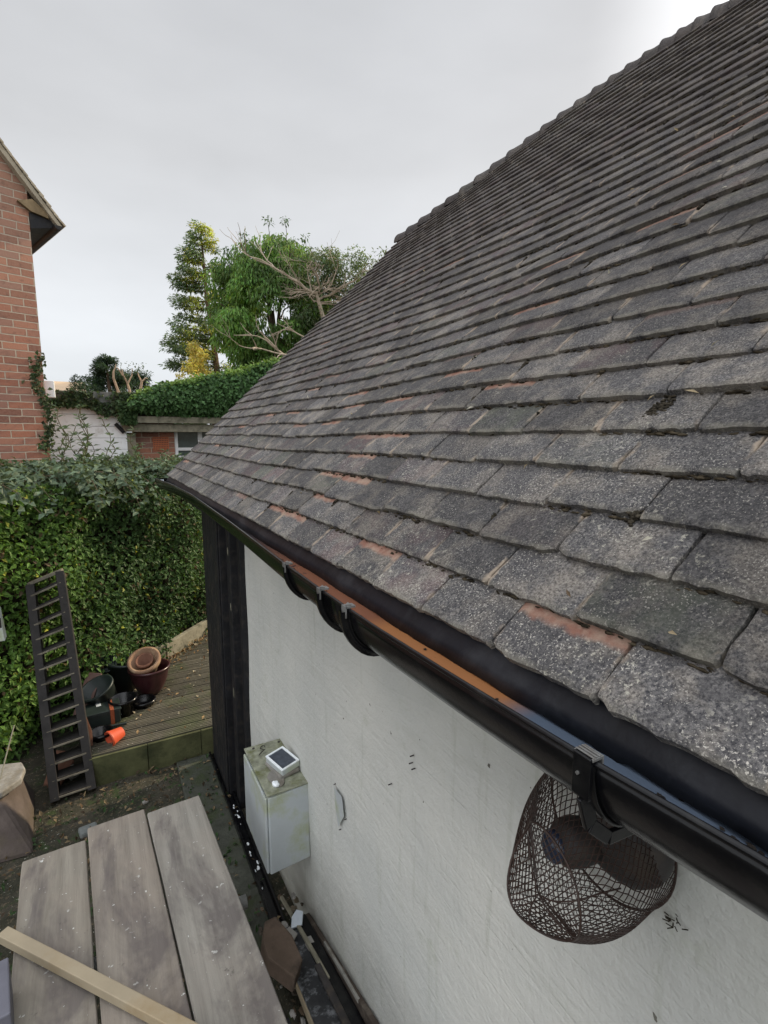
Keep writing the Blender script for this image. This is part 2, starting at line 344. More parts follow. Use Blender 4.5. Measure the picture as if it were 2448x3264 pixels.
M['terra'] = m_simple('aged_terracotta', (.25, .15, .095), .85, .2, .2, 8, .002, 60, (.42, .31, .2), 6)
M['terra2'] = m_simple('red_terracotta', (.17, .085, .058), .85, .2, .2, 12, .002)
M['green'] = m_simple('dark_green_plastic', (.017, .026, .024), .45, .45, .25, 12, .001)
M['orange'] = m_simple('bright_orange_plastic', (.46, .07, .028), .45, .4, .08, 5, .001)
M['tape'] = m_simple('orange_strap', (.27, .07, .03), .6, .3, .15)
M['label'] = m_simple('pale_sticker', (.5, .55, .6), .5, .3, .1)
M['stone'] = m_simple('pale_stone', (.23, .22, .20), .9, .2, .25, 14, .006, 30, (.16, .145, .12), 9)
M['pinkstone'] = m_simple('pinkish_concrete', (.085, .068, .06), .9, .2, .25, 9, .008, 22, (.08, .065, .05), 7)
M['concrete'] = m_simple('aged_concrete', (.13, .14, .135), .9, .2, .2, 7, .004, 30, (.2, .2, .185), 9)
M['path'] = m_simple('mossy_concrete_path', (.055, .058, .047), .9, .2, .3, 8, .006, 30, (.04, .05, .025), 5)
M['moss'] = m_simple('dry_moss', (.040, .034, .025), 1, .1, .5, 60, .003, 120, useattr=True)
M['litter'] = m_leaf('dead_leaf', .8, .1, .2)
M['junk'] = m_simple('mixed_scrap_paint', (1, 1, 1), .7, .3, .2, 18, .003, 40, useattr=True)
M['speckled'] = m_simple('speckled_black_board', (.035, .036, .038), .7, .3, .3, 10, .003, 30, (.22, .23, .24), 24)
M['timbgrey'] = m_simple('greying_oak', (.22, .205, .155), .85, .2, .25, 12, .004, 30, (.10, .10, .07), 8)
M['cream'] = m_simple('stained_cream_verge', (.36, .31, .23), .8, .2, .2, 9, .003, 30, (.25, .19, .12), 7)
M['yellowwood'] = m_simple('peeling_yellow_timber', (.24, .175, .10), .8, .2, .3, 12, .003)
M['glass'] = m_simple('window_glass', (.05, .07, .07), .08, .6, .3, 8, 0)
M['tan'] = m_simple('far_tan_roof', (.45, .33, .22), .9, .2, .1, 3, .01, 8)
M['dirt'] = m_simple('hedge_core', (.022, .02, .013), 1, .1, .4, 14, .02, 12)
# the gutter's back lining: sky reflection painted grey-blue near the camera, an orange stretch, then brown
def m_sky_tinted_lining():
    m = MT('sky_tinted_lining'); y = m.math('ADD', m.sep(m.tc.outputs['Object'])[1], 1.6)
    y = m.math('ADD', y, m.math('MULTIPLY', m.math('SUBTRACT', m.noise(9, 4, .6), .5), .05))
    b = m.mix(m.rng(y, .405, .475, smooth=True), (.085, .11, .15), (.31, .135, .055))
    b = m.mix(m.rng(y, .74, .80), b, (.20, .085, .05)); b = m.mix(m.rng(y, 1.2, 1.7), b, (.05, .045, .05))
    b = m.mix(m.rng(m.noise(28, 5, .7), .64, .68), b, (.02, .02, .025))
    return m.base(b, .22, .5)
M['lining'] = m_sky_tinted_lining()

# ---------------------------------------------------------------- setting
g = MB(); xs = np.concatenate([[-300, -60, -12], np.linspace(-3, 3, 41), [12, 60, 300]]); ys = np.concatenate([[-300, -40], np.linspace(-1.5, 7, 55), [14, 60, 400]])
V = []; F = []
for i, y in enumerate(ys):
    for j, x in enumerate(xs):
        near = abs(x) < 3.1 and -2 < y < 7.1
        V.append((x, y, GZ+(random.uniform(-.012, .012) if near else 0)))
nx = len(xs)
for i in range(len(ys)-1):
    for j in range(nx-1): F.append((i*nx+j, i*nx+j+1, (i+1)*nx+j+1, (i+1)*nx+j))
g.add(V, F); tag(g.build('ground', M['ground'], smooth=True), kind='structure')
p = MB(); box(p, .36, .60, -1.5, 3.76, GZ-.05, GZ+.018); tag(p.build('path', M['path'], bevel=.008), kind='structure')

# ---------------------------------------------------------------- the garage
RX0, RZ0 = .435, -.272       # eaves: tail edge of the lowest course
def ridge_x(y): return float(np.interp(y, [-.3, 1.2, 1.55, 1.9, 2.3, 2.7, 3.2, 3.76, 4.1], [2.50, 2.60, 2.66, 2.72, 2.72, 2.66, 2.53, 2.42, 2.38]))
def sag(s, y): return .006*math.sin(y*1.9+s*1.3)+.004*math.sin(y*4.3+s*3+1)
def on_roof(s, y, h=0):       # s up the slope, h above it
    h += sag(s, y); return (RX0+s*.70711-h*.70711, y, RZ0+s*.70711+h*.70711)
gar = empty('garage', (WX, 1.6, GZ), 'long white roughcast garage with black timbers under a grey tiled pitched roof', 'garage')
VERGE = 3.965; G = .0799; TW = .165
def wallgrid(mb, x, y0, y1, z0, z1, ny, nz, flip=False):
    V = []; F = []
    for i in range(nz+1):
        for j in range(ny+1):
            y = y0+(y1-y0)*j/ny; z = z0+(z1-z0)*i/nz
            V.append((x+.004*math.sin(y*3.1+z*2.2)+.003*math.sin(z*7+y*1.3), y, z))
    for i in range(nz):
        for j in range(ny): F.append((i*(ny+1)+j, (i+1)*(ny+1)+j, (i+1)*(ny+1)+j+1, i*(ny+1)+j+1))
    mb.add(V, F)
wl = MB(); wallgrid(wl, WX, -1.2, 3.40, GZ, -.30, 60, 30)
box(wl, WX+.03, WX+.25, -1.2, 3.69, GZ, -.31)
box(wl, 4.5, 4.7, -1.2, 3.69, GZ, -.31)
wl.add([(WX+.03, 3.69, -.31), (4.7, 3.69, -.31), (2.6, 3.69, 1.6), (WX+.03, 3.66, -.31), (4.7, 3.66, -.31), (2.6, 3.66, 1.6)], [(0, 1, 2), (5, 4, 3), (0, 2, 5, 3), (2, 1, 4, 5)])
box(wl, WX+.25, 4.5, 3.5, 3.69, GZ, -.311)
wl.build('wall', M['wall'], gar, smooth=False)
# black timbers at the far corner
t = MB(); box(t, .622, WX+.02, 3.20, 3.70, GZ, -.36)
tp = t.build('corner_post', M['blackwood'], gar, bevel=.004, label='wide black corner board')
t = MB()
for k in range(7):
    y0 = 3.215+k*.069; box(t, .612, .6215, y0, y0+.062, GZ+.01, -.37)
t.build('cladding', M['blackwood'], tp, bevel=.003)
t = MB(); box(t, .655, WX+.015, 3.07, 3.16, GZ, -.36); t.build('door_stile', M['blackwood'], gar, bevel=.004)
t = MB(); box(t, .690, WX+.012, 2.975, 3.03, GZ, -.36); t.build('trim_strip', M['blackwood'], gar, bevel=.003)
t = MB()
for (y, z, s_) in ((3.10, -.50, .11), (3.11, -.68, .05), (3.09, -1.02, .045), (3.115, -1.58, .06)):
    t = MB(); prism(t, [(-.008, -s_/2), (.006, -s_*.42), (.010, 0), (.007, s_*.5), (-.005, s_*.35), (-.010, .1*s_)], Matrix.Translation((.6545, y, z)) @ Matrix(((0, 0, -1, 0), (1, 0, 0, 0), (0, 1, 0, 0), (0, 0, 0, 1))), .0012); t.build('peeled_patch', M['timbgrey'], gar)
t = MB(); t.add([(WX-.0100, 1.679, -1.323), (WX-.0100, 1.605, -1.318), (WX-.0100, 1.588, -1.384), (WX-.0100, 1.643, -1.468), (WX-.0100, 1.664, -1.412)], [(0, 4, 3, 2, 1)]); t.build('filler_patch', M['boxwhite'], gar)
for (y, z) in ((1.685, -1.318), (1.59, -1.40), (1.64, -1.478), (1.137, -.885), (1.142, -.91), (1.129, -.92), (1.26, -1.05)):
    t = MB(); tube(t, [(WX-.0085, y, z), (WX+.004, y, z)], .0019, 7); t.build('nail_hole', M['lamp'], gar)
# fascia, soffit
t = MB(); box(t, .520, .538, -1.2, 3.95, -.435, -.290); t.build('fascia', M['blackwood'], gar)
t = MB(); box(t, .5405, WX-.006, -1.2, 3.95, -.445, -.430); t.build('soffit', M['blackwood'], gar)
# roof deck under the tiles + far slope + gable trim
t = MB(); YS = np.linspace(-1.2, VERGE-.03, 40); V = []; F = []
for y in YS:
    rx = ridge_x(y); s = (rx-RX0)/.70711; a = on_roof(.03, y, -.045); b = on_roof(s, y, -.045); V += [a, b, (rx+(rx-RX0), y, a[2]), (b[0], y, b[2]-.03), (a[0]+.03, y, a[2]-.0)]
for i in range(len(YS)-1): q = i*5; F += [(q, q+5, q+6, q+1), (q+1, q+6, q+7, q+2)]
t.add(V, F); t.build('roof_deck', M['blackwood'], gar)
def tile(mb, s0, y0, w_, near, crown=0):
    us = [0, .012, .03, .07, .12, .18, .25, .32, .4, .48, .56, .64, .72, .8, .87, .93, .97, .988, 1] if near else [0, .03, .5, .97, 1]
    vs_ = [0, .004, .010, .03, .055, .085, .15] if near else [0, .005, .03, .085, .15]
    dz = [-.0035, -.0008, 0, 0, 0, 0, 0] if near else [-.003, 0, 0, 0, 0]
    rot = random.gauss(0, .007); lift = random.uniform(-.0012, .0022); shift = random.gauss(0, .0019) if s0 > .01 else random.gauss(0, .0008)
    if random.random() < .035 and s0 > .01: shift += random.uniform(-.012, .008); rot += random.gauss(0, .02)
    th = .0125; V = []; U = []; nu, nv = len(us), len(vs_)
    ejit = [random.gauss(0, .0011) for _ in us]; ej2 = [random.gauss(0, .0010) for _ in vs_]
    chip = random.random()
    for j, v in enumerate(vs_):
        for i, u in enumerate(us):
            e_ = min(i, nu-1-i); d = -.0016 if e_ == 0 else 0
            vv = v+(ejit[i] if j < 3 else 0)
            if j < 3 and e_ == 0: vv += .004
            if near and chip < .16 and j < 3 and i < 5: vv += .011-.0024*i
            if near and .16 < chip < .30 and j < 3 and i > nu-5: vv += .009-.0022*(nu-1-i)
            yy = (u-.5)*w_+(ej2[j] if e_ == 0 else 0)
            ss = s0+shift+vv-yy*rot; h = dz[j]+d-vv*.15+lift*(1-vv/.15)-.0012*abs(2*u-1)**2
            V.append(on_roof(ss, y0+w_/2+yy+vv*rot, h)); U.append((u, vv/G))
    n = len(V)
    for (j, i) in [(0, i) for i in range(nu)]+[(j, nu-1) for j in range(1, nv)]+[(j, 0) for j in range(nv-1, 0, -1)]:
        x, y, z = V[j*nu+i]; V.append((x+th*.7071, y, z-th*.7071)); U.append((U[j*nu+i][0], U[j*nu+i][1]))
    F = [(j*nu+i, (j+1)*nu+i, (j+1)*nu+i+1, j*nu+i+1) for j in range(nv-1) for i in range(nu-1)]
    per = [i for i in range(nu)]+[j*nu+nu-1 for j in range(1, nv)]
    for a in range(len(per)-1): F.append((per[a], per[a+1], n+a+1, n+a))
    lf = [j*nu for j in range(nv-1, -1, -1)]; base = n+len(per)
    for a in range(len(lf)-2): F.append((lf[a], lf[a+1], base+a+1, base+a))
    F.append((lf[-2], lf[-1], n, base+len(lf)-2))
    c = (random.random(), random.random(), random.random())
    if near and s0 < .5 and random.random() < .14: c = (c[0], .97, c[2])
    mb.add(V, F, c, U)
tl = MB(); joints = []
for n in range(0, 42):
    s0 = n*G; off = (TW/2 if n % 2 else 0)+random.gauss(0, .004); y1 = VERGE-off
    if n % 2: 
        wv = TW*.5; 
        if RX0+s0*.7071 < ridge_x(VERGE-.05)-.01: tile(tl, s0, VERGE-wv+.002, wv-.003, False)
    k = 0
    while y1 > -.55:
        y0 = y1-TW; ym = (y0+y1)/2
        if RX0+s0*.7071 < ridge_x(ym)-.005:
            tile(tl, s0, y0+.0012, TW-.0026+random.gauss(0, .0006), ym < 2.2 and n < 22); joints.append((s0, y0, n))
        y1 = y0; k += 1
roof = tl.build('roof', M['tile'], gar, smooth=True, uv=True); roof.data.set_sharp_from_angle(angle=R(32))
# moss in the joints and under the tails
ms = MB()
for (s0, y, n) in joints:
    if random.random() < (.10 if n < 5 else .16):
        q = random.uniform(.03, .078); 
        for _ in range(random.randint(4, 16)):
            P = on_roof(s0+q+random.gauss(0, .012), y+random.gauss(0, .0022), -.008); blob(ms, P, random.uniform(.0014, .0040), (random.uniform(.5, 1.3),)*3, (1, 1.2, .9), .4)
    if random.random() < .85 and n > 0:
        for _ in range(random.randint(14, 30) if y < 2.0 else 8):
            P = on_roof(s0-.001+random.gauss(0, .0025), y+random.uniform(0, TW), random.uniform(-.0145, -.009)); blob(ms, P, random.uniform(.0008, .0028), np.array((1, .95, .86))*random.uniform(.5, 1.8), (1.1, 3.2, .9), .45, 6, 4)
for (s0, y, r_) in ((.455, .50, .013), (.445, .508, .010), (.43, .513, .008), (.245, .43, .008)):
    for _ in range(70):
        P = on_roof(s0+random.gauss(0, r_*.7), y+random.gauss(0, r_*.42), -.010+random.random()*.004); blob(ms, P, random.uniform(.0014, .0034), (random.uniform(.5, 1.6),)*3, (1, 1.1, .8), .45)
tag(ms.build('moss', M['moss'], roof, smooth=True), kind='stuff')
# ridge tiles, short lapped pieces
yy = VERGE+.01; L_ = .165; k = 0
def ridge_tile(y0, y1, k):
    rt = MB(); V = []; F = []; n = 14; st = 5
    for i in range(st):
        t_ = i/(st-1); y = y0+(y1-y0)*t_; rx = ridge_x(y)-.02; top = RZ0+(rx-RX0)+.000; rr = .078-.010*t_+(.003 if i == 0 else 0)
        lift = .008*(1-t_)
        for j in range(n):
            a = math.pi*(j/(n-1)); V.append((rx-rr*math.cos(a)*.95, y, top-.088+lift+rr*1.05*math.sin(a)))
        for j in range(n):
            a = math.pi*(j/(n-1)); V.append((rx-(rr-.013)*math.cos(a)*.95, y, top-.088+lift+(rr-.013)*1.05*math.sin(a)))
    for i in range(st-1):
        q = i*2*n
        for j in range(n-1): F.append((q+j, q+j+1, q+2*n+j+1, q+2*n+j)); F.append((q+n+j, q+3*n+j, q+3*n+j+1, q+n+j+1))
    for q in (0, (st-1)*2*n):
        for j in range(n-1): F.append((q+j, q+n+j, q+n+j+1, q+j+1))
    rt.add(V, F, (random.random()*.5, .2, random.random()*.6), [(.5, .4)]*len(V))
    return rt
while yy > -.5:
    L_ = float(np.interp(yy, [.8, 1.4, 4], [.075, .085, .15])); ridge_tile(yy+.012, yy-L_, k).build('ridge_tile', M['tile'], gar, smooth=True, uv=True); yy -= L_; k += 1
# felt flap hanging from the tiles into the gutter
t = MB(); V = []; F = []; YS = np.linspace(-1.0, 3.97, 220)
for i, y in enumerate(YS):
    w1 = .004*math.sin(y*7)+.003*math.sin(y*23+1); tear = .004*abs(math.sin(y*31))*(1 if .2 < y < 1.2 else .4)+(.010 if abs(y-.705) < .012 or abs(y-.325) < .01 else 0)
    q_ = max(0, min(1, (.62-y)/.35)); tear -= .0065*q_
    V += [(.470, y, -.262), (.452, y, -.286), (.4385+w1*.3, y, -.302), (.4320+w1*.4, y, -.3215-tear*.8), (.4350+w1*.4, y, -.3215-tear*.8), (.450, y, -.297)]
for i in range(len(YS)-1):
    q = i*6
    for j in range(5): F.append((q+j, q+j+1, q+6+j+1, q+6+j))
t.add(V, F); t.build('eaves_felt', M['felt'], gar, smooth=True)
# gutter
def lip(y): return float(np.interp(y, [-.5, .157, .29, .50, .70, .95, 1.18, 1.8, 2.78, 3.4, 4.03], [.400, .398, .386, .377, .372, .373, .377, .400, .424, .410, .366]))
def lipz(y): return float(np.interp(y, [-.5, .3, .8, 1.2, 4], [-.300, -.302, -.304, -.302, -.300]))
gt = empty('gutter', (lip(1.5)+.06, 1.5, -.37), None, None); gt.parent = None
RG = .060; DG = .078
def gprof(y, r, d, n=18, dz=0):
    cx = lip(y)+RG; out = []
    for j in range(n+1):
        a = math.pi*j/n; out.append((cx-r*math.cos(a), y, lipz(y)+dz-d*math.sin(a)))
    return out
t = MB(); YS = np.concatenate([np.linspace(-.8, 1.4, 90), np.linspace(1.45, 4.03, 60)]); V = []; F = []; n = 18
for y in YS: V += gprof(y, RG, DG, n)+gprof(y, RG-.0035, DG-.0035, n)
m_ = 2*(n+1)
for i in range(len(YS)-1):
    q = i*m_
    for j in range(n): F.append((q+j, q+m_+j, q+m_+j+1, q+j+1)); F.append((q+n+1+j, q+n+2+j, q+m_+n+2+j, q+m_+n+1+j))
    F.append((q, q+n+1, q+m_+n+1, q+m_)); F.append((q+n, q+m_+n, q+m_+2*n+1, q+2*n+1))
t.add(V, F)
tube(t, [(lip(y)-.0005, y, lipz(y)+.002) for y in YS], .0036, 8)
GUT = t
gch = t.build('gutter', M['black'], gar, smooth=True); bpy.data.objects.remove(gt)
gch['label'] = 'black half-round gutter along the eaves'
e_ = MB(); pr = gprof(4.035, RG+.002, DG+.002, n); V = pr+[(x, y+.005, z) for x, y, z in pr]
e_.add(V, [tuple(range(n+1)), tuple(range(n+1, 2*n+2))[::-1]]+[(j, j+1, n+2+j, n+1+j) for j in range(n)]); e_.build('end_cap', M['black'], gch)
e_ = MB(); box(e_, .392, .422, 4.0292, 4.0302, -.331, -.308); e_.build('sticker', M['label'], gch)
def band(y0, y1, r, d, th=.003):
    b = MB(); V = []; F = []; 
    for y in (y0, y1): V += gprof(y, r, d, n)+gprof(y, r-th, d-th, n)
    for j in range(n): F += [(j, m_+j, m_+j+1, j+1), (n+1+j, n+2+j, m_+n+2+j, m_+n+1+j), (j, j+1, n+2+j, n+1+j), (m_+j, m_+n+1+j, m_+n+2+j, m_+j+1)]
    b.add(V, F); return b
def clip(b, y, wd=.016, h=.010):
    x = lip(y)-.005; z = lipz(y); box(b, x-.002, x+.016, y-wd/2, y+wd/2, z+.0055, z+.009); box(b, x-.004, x-.001, y-wd/2, y+wd/2, z-.012, z+.009)
    prism(b, [(0, 0), (.016, 0), (.004, h)], Matrix.Translation((x+.008, y-wd/2, z+.009)) @ Matrix.Rotation(R(90), 4, 'Z') @ Matrix.Rotation(R(-0), 4, 'X'), .003)
# joints: three bulging bands with metal clips
for (y, wd, rr) in ((1.15, .015, .070), (.925, .014, .073), (.805, .015, .075)):
    br = band(y-wd/2, y+wd/2, rr, DG+(rr-RG)*1.15, rr-RG+.003).build('joint_bracket', M['black'], gch, smooth=True)
    c_ = MB(); clip(c_, y); c_.build('clip', M['metal'], br)
band(.795, .935, RG+.0032, DG+.0035, .0025).build('union_joint', M['black'], gch, smooth=True)
# the near fixing bracket
y = .302; pb = band(y-.010, y+.010, RG+.004, DG+.005, .0035)
nb = pb.build('fixing_bracket', M['black'], gch, smooth=True)
b = MB(); x = lip(y)-.004; z_ = lipz(y); box(b, x-.002, x+.011, y-.011, y+.011, z_+.0055, z_+.0085)
for k in range(3): box(b, x-.001+k*.004, x+.0012+k*.004, y-.0105, y+.0105, z_+.0087, z_+.0098)
box(b, x+.0113, x+.0133, y-.011, y+.011, z_-.003, z_+.0085); b.build('clip', M['metal'], nb, bevel=.0006)
b = MB(); box(b, x-.0045, x+.001, y-.010, y+.010, z_-.034, z_+.0085)
V = []
bar(b, (x+.0005, y-.001, z_-.034), (x+.009, y-.004, z_-.066), .016, .005, (0, 1, 0)); bar(b, (x+.009, y-.004, z_-.066), (x+.034, y-.006, z_-.088), .014, .005, (0, 1, 0)); bar(b, (x+.034, y-.006, z_-.088), (x+.075, y-.006, z_-.092), .014, .005, (0, 1, 0))
b.build('strap', M['black'], nb, bevel=.001)
b = MB(); tube(b, [(x-.0062, y+.003, z_-.011), (x-.003, y+.003, z_-.011)], .0018, 10); b.build('screw', M['metal'], nb)
# lining strip lying in the gutter, sky reflection coloured into its near end
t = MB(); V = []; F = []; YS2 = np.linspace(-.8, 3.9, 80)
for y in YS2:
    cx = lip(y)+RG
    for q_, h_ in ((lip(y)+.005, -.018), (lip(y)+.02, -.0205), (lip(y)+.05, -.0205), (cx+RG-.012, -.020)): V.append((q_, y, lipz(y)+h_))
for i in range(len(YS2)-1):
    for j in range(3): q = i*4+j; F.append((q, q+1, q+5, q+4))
t.add(V, F); t.build('sky_tinted_lining', M['lining'], gch, smooth=True)
# debris lying in the gutter
t = MB()
for _ in range(60):
    y = random.choice((random.gauss(.17, .03), random.gauss(.19, .02), random.uniform(-.1, .9))); a = R(random.uniform(95, 135)); cx = lip(y)+RG
    blob(t, (lip(y)+random.uniform(.008, .06), y, lipz(y)-.0195), random.uniform(.0012, .0038), (.6, .6, .7), (1, 1.3, .6), .5)
for _ in range(160):
    y = random.uniform(-.1, 1.5); blob(t, (lip(y)+abs(random.gauss(0, .012))+.004, y, lipz(y)-.0195), random.uniform(.0008, .0026), (.7, .65, .6), (1, 1.8, .5), .5)
tag(t.build('gutter_silt', M['moss'], gch), kind='stuff')
lt = MB(); P = []; n = 70
for _ in range(n):
    s_ = abs(random.gauss(0, 1.1))+.02; y = random.uniform(.2, 3.8)
    if RX0+s_*.707 > ridge_x(y)-.1: s_ *= .3
    P.append(on_roof(s_, y, .002))
leaves(lt, P, rng.normal(0, 1, (n, 3))*np.array([.5, 1, .5]), .017, .006, np.array([random.choice(((.30, .24, .15), (.10, .07, .045), (.38, .36, .30))) for _ in P]), jit=.2, Nrm=np.tile([-2., 0, 2.], (n, 1)))
tag(lt.build('leaf_bits', M['litter'], roof), kind='stuff')

# ---------------------------------------------------------------- wall box, solar lamp
BX0, BY0, BY1, BZ0, BZ1 = .541, 1.992, 2.372, -1.885, -1.508
bx = empty('meter_box', (.63, 2.18, BZ0), 'white plastic meter box on the white wall, green with algae on its top', 'meter box')
t = MB(); V = [(BX0, BY0, BZ0-.0), (WX+.004, BY0, BZ0+.012), (WX+.004, BY1, BZ0+.012), (BX0, BY1, BZ0), (BX0, BY0, BZ1-.012), (WX+.004, BY0, BZ1-.004), (WX+.004, BY1, BZ1-.004), (BX0, BY1, BZ1-.012)]
t.add(V, BF); t.build('body', M['boxwhite'], bx, bevel=.006)
t = MB(); box(t, BX0-.012, BX0-.001, BY0+.008, BY1-.008, BZ0+.004, BZ1-.016); t.build('door', M['boxwhite'], bx, bevel=.004, label='flat bluish white door of the box')
t = MB(); box(t, BX0-.006, WX+.003, BY0-.004, BY1+.004, BZ1-.003, BZ1+.006); t.build('top', M['boxtop'], bx, bevel=.003, label='algae covered top')
t = MB()
for (x, y) in ((.575, 2.35), (.70, 2.345), (.585, 2.10)): t = MB(); tube(t, [(x, y, BZ1+.006), (x, y, BZ1+.0095)], .006, 10); t.build('screw', M['lamp'], bx)
t = MB(); tube(t, [(.615+.012*math.cos(a), 2.33+.016*math.sin(a), BZ1+.010+.004*math.sin(2*a)) for a in np.linspace(0, 5.6, 12)]+[(.60, 2.30, BZ1+.009), (.585, 2.285, BZ1+.008)], .0016, 5)
tag(t.build('wire_loop', M['lamp']), 'thin dark loop of wire lying on the far end of the meter box top', 'wire')
sl = empty('solar_lamp', (.65, 2.13, BZ1+.006), 'small white solar lamp with a dark panel lying on the meter box', 'solar lamp')
Mx = fr((.650, 2.135, BZ1+.006), 0, 0, 12)
t = MB(); box(t, -.05, .05, -.072, .072, 0.001, .020, M=Mx); t.build('base', M['stone'], sl, bevel=.006)
t = MB(); Mx2 = Mx @ fr((.004, .0, .021), 2, -6, 3); box(t, -.047, .047, -.068, .068, 0, .028, M=Mx2); t.build('housing', M['boxwhite'], sl, bevel=.004)
t = MB(); box(t, -.036, .036, -.058, .058, .0283, .0300, M=Mx2); t.build('solar_panel', M['panel'], sl)
t = MB()
for q in ((-.047, -.038, -.068, .068), (.038, .047, -.068, .068), (-.0378, .0378, -.068, -.060), (-.0378, .0378, .060, .068)): box(t, *q, .0282, .0325, M=Mx2)
t.build('rim', M['white'], sl)
t = MB(); prism(t, [(math.cos(a)*.034*(1+.15*math.sin(3*a)), math.sin(a)*.060) for a in np.linspace(0, 5.9, 14)], fr((.605, 2.075, BZ1+.0062)), .008)
tag(t.build('stone_chip', M['stone'], bevel=.002), 'thin rounded grey slate under the front corner of the solar lamp', 'stone')
t = MB(); blob(t, (.588, 2.035, BZ1+.014), .015, (1, 1, 1), (1, 1.5, .55), .2, 10, 7); tag(t.build('pebble', M['white'], smooth=True), 'white pebble near the front edge of the meter box top', 'pebble')

# ---------------------------------------------------------------- dark lamp and mesh basket under the gutter
lm = empty('wall_lamp', (.70, .475, -.66), 'dark round outdoor lamp on the white wall inside the wire basket', 'lamp')
ax = Matrix.Rotation(R(-90), 4, 'Y')   # local z -> -X
def lat(name, c, prof, mat, par, tilt=(0, 0)):
    t = MB(); Mz = Matrix.Translation(c) @ Matrix.Rotation(R(tilt[0]), 4, 'Z') @ Matrix.Rotation(R(tilt[1]), 4, 'Y') @ ax; lathe(t, prof, Mz, 36); return t.build(name, mat, par, smooth=True)
lat('back_plate', (WX-.004, .452, -.600), [(.052, 0), (.054, .008), (.050, .020), (.046, .022)], M['lamp'], lm)
lat('housing', (WX-.028, .452, -.600), [(.040, 0), (.066, .006), (.070, .020), (.069, .040), (.060, .056), (.044, .064), (0, .067)], M['lamp'], lm, (8, -12))
lat('head', (WX-.080, .488, -.628), [(.020, 0), (.033, .006), (.036, .03), (.034, .05), (.026, .060), (0, .062)], M['lamp'], lm, (-8, 10))
lat('lens', (WX-.085, .498, -.642), [(.012, .045), (.024, .052), (.024, .060), (.018, .066), (0, .068)], M['lens'], lm, (-8, 14))
bk = empty('wire_basket', (.62, .50, -.72), 'brown wire mesh basket bulging from the wall below the black gutter', 'basket')
def basket(u, v):
    """u around, v 0 at the wall .. 1 at the front rim .. 1.5 at the crossing of the front wires"""
    a = 2*math.pi*u
    A = Vector((WX-.012, .510, -.640)); B = Vector((.502, .449, -.610)); Cc = Vector((.488, .447, -.618))
    ra, rz = .120, .130; rb, rbz = .064, .080
    ca, sa = math.cos(a), math.sin(a)
    poly = 1+.055*math.cos(4*a+.6)
    if v <= 1:
        p = A.lerp(B, v); bul = 1+.16*math.sin(math.pi*min(v, 1))-.05*math.sin(2*math.pi*v)
        y = (ra*(1-v)+rb*v)*bul; z = (rz*(1-v)+rbz*v)*bul
        p = p+Vector((0, y*ca*(1+(poly-1)*v), z*sa*(1+(poly-1)*v))); p.x += .010*math.sin(3*a+1)*v*v+.012*math.sin(2*a)*v
        return p
    k = (v-1)/.5; e1 = basket(u, 1.0); q = e1.lerp(Cc, k); q.x -= .006*math.sin(math.pi*k); return q
t = MB(); NU = 66; NV = 26; NC = 10
def seg(fn, rr=.00075): 
    tube(t, fn, rr, 4, cap=False)
for s_ in (1, -1):
    for i in range(NU):
        pts = []
        for j in range(NV+1):
            v = j/NV; pts.append(basket((i+s_*j*.5)/NU+.0015*math.sin(j*1.7+i), v))
        seg(pts)
# front face: a slightly crumpled diamond lattice clipped to the rim
Bc = Vector((.488, .447, -.618))
def front(y, z):
    a = math.atan2(z/.080, y/.064); r = math.hypot(y/.064, z/.080); lim = 1+.055*math.cos(4*a+.6)
    if r > lim: return None
    e1 = basket(a/(2*math.pi), 1.0); x = e1.x*(r/lim)+(Bc.x-.0)*(1-r/lim)
    return Vector((x, e1.y*(r/lim)+Bc.y*(1-r/lim), e1.z*(r/lim)+Bc.z*(1-r/lim)))
for s_ in (1, -1):
    for i in range(-19, 20):
        c0 = i*.0062; cur = []
        for k in range(-40, 41):
            q = k*.0028; y = (q+c0)*.72; z = s_*(q-c0)*.95; P = front(y, z)
            if P is not None: cur.append(P)
            elif len(cur) > 1: seg(cur); cur = []
            else: cur = []
        if len(cur) > 1: seg(cur)
t.build('mesh', M['wire'], bk)
t = MB()
for v, r_ in ((0.0, .0022), (1.0, .0016)): t = MB(); tube(t, [basket(i/60, v) for i in range(61)], r_, 6, cap=False); t.build('rim', M['wire'], bk, smooth=True)
t = MB()
for u in (.12, .45, .62, .80): tube(t, [basket(u+.01*math.sin(5*v), v) for v in np.linspace(.7, 1.5, 10)], .0011, 5)
t.build('rib', M['wire'], bk, smooth=True)
t = MB()
for _ in range(16):
    P = Vector((WX-.006, .392+random.gauss(0, .006), -.722+random.gauss(0, .006))); d = Vector((random.gauss(-.3, .3), random.gauss(0, 1), random.gauss(-.4, .8))).normalized()
    tube(t, [P, P+d*random.uniform(.004, .012)], .0009, 4)
tag(t.build('dry_tuft', M['moss']), 'small dark dry tuft stuck to the wall at the near lower edge of the basket', 'debris')

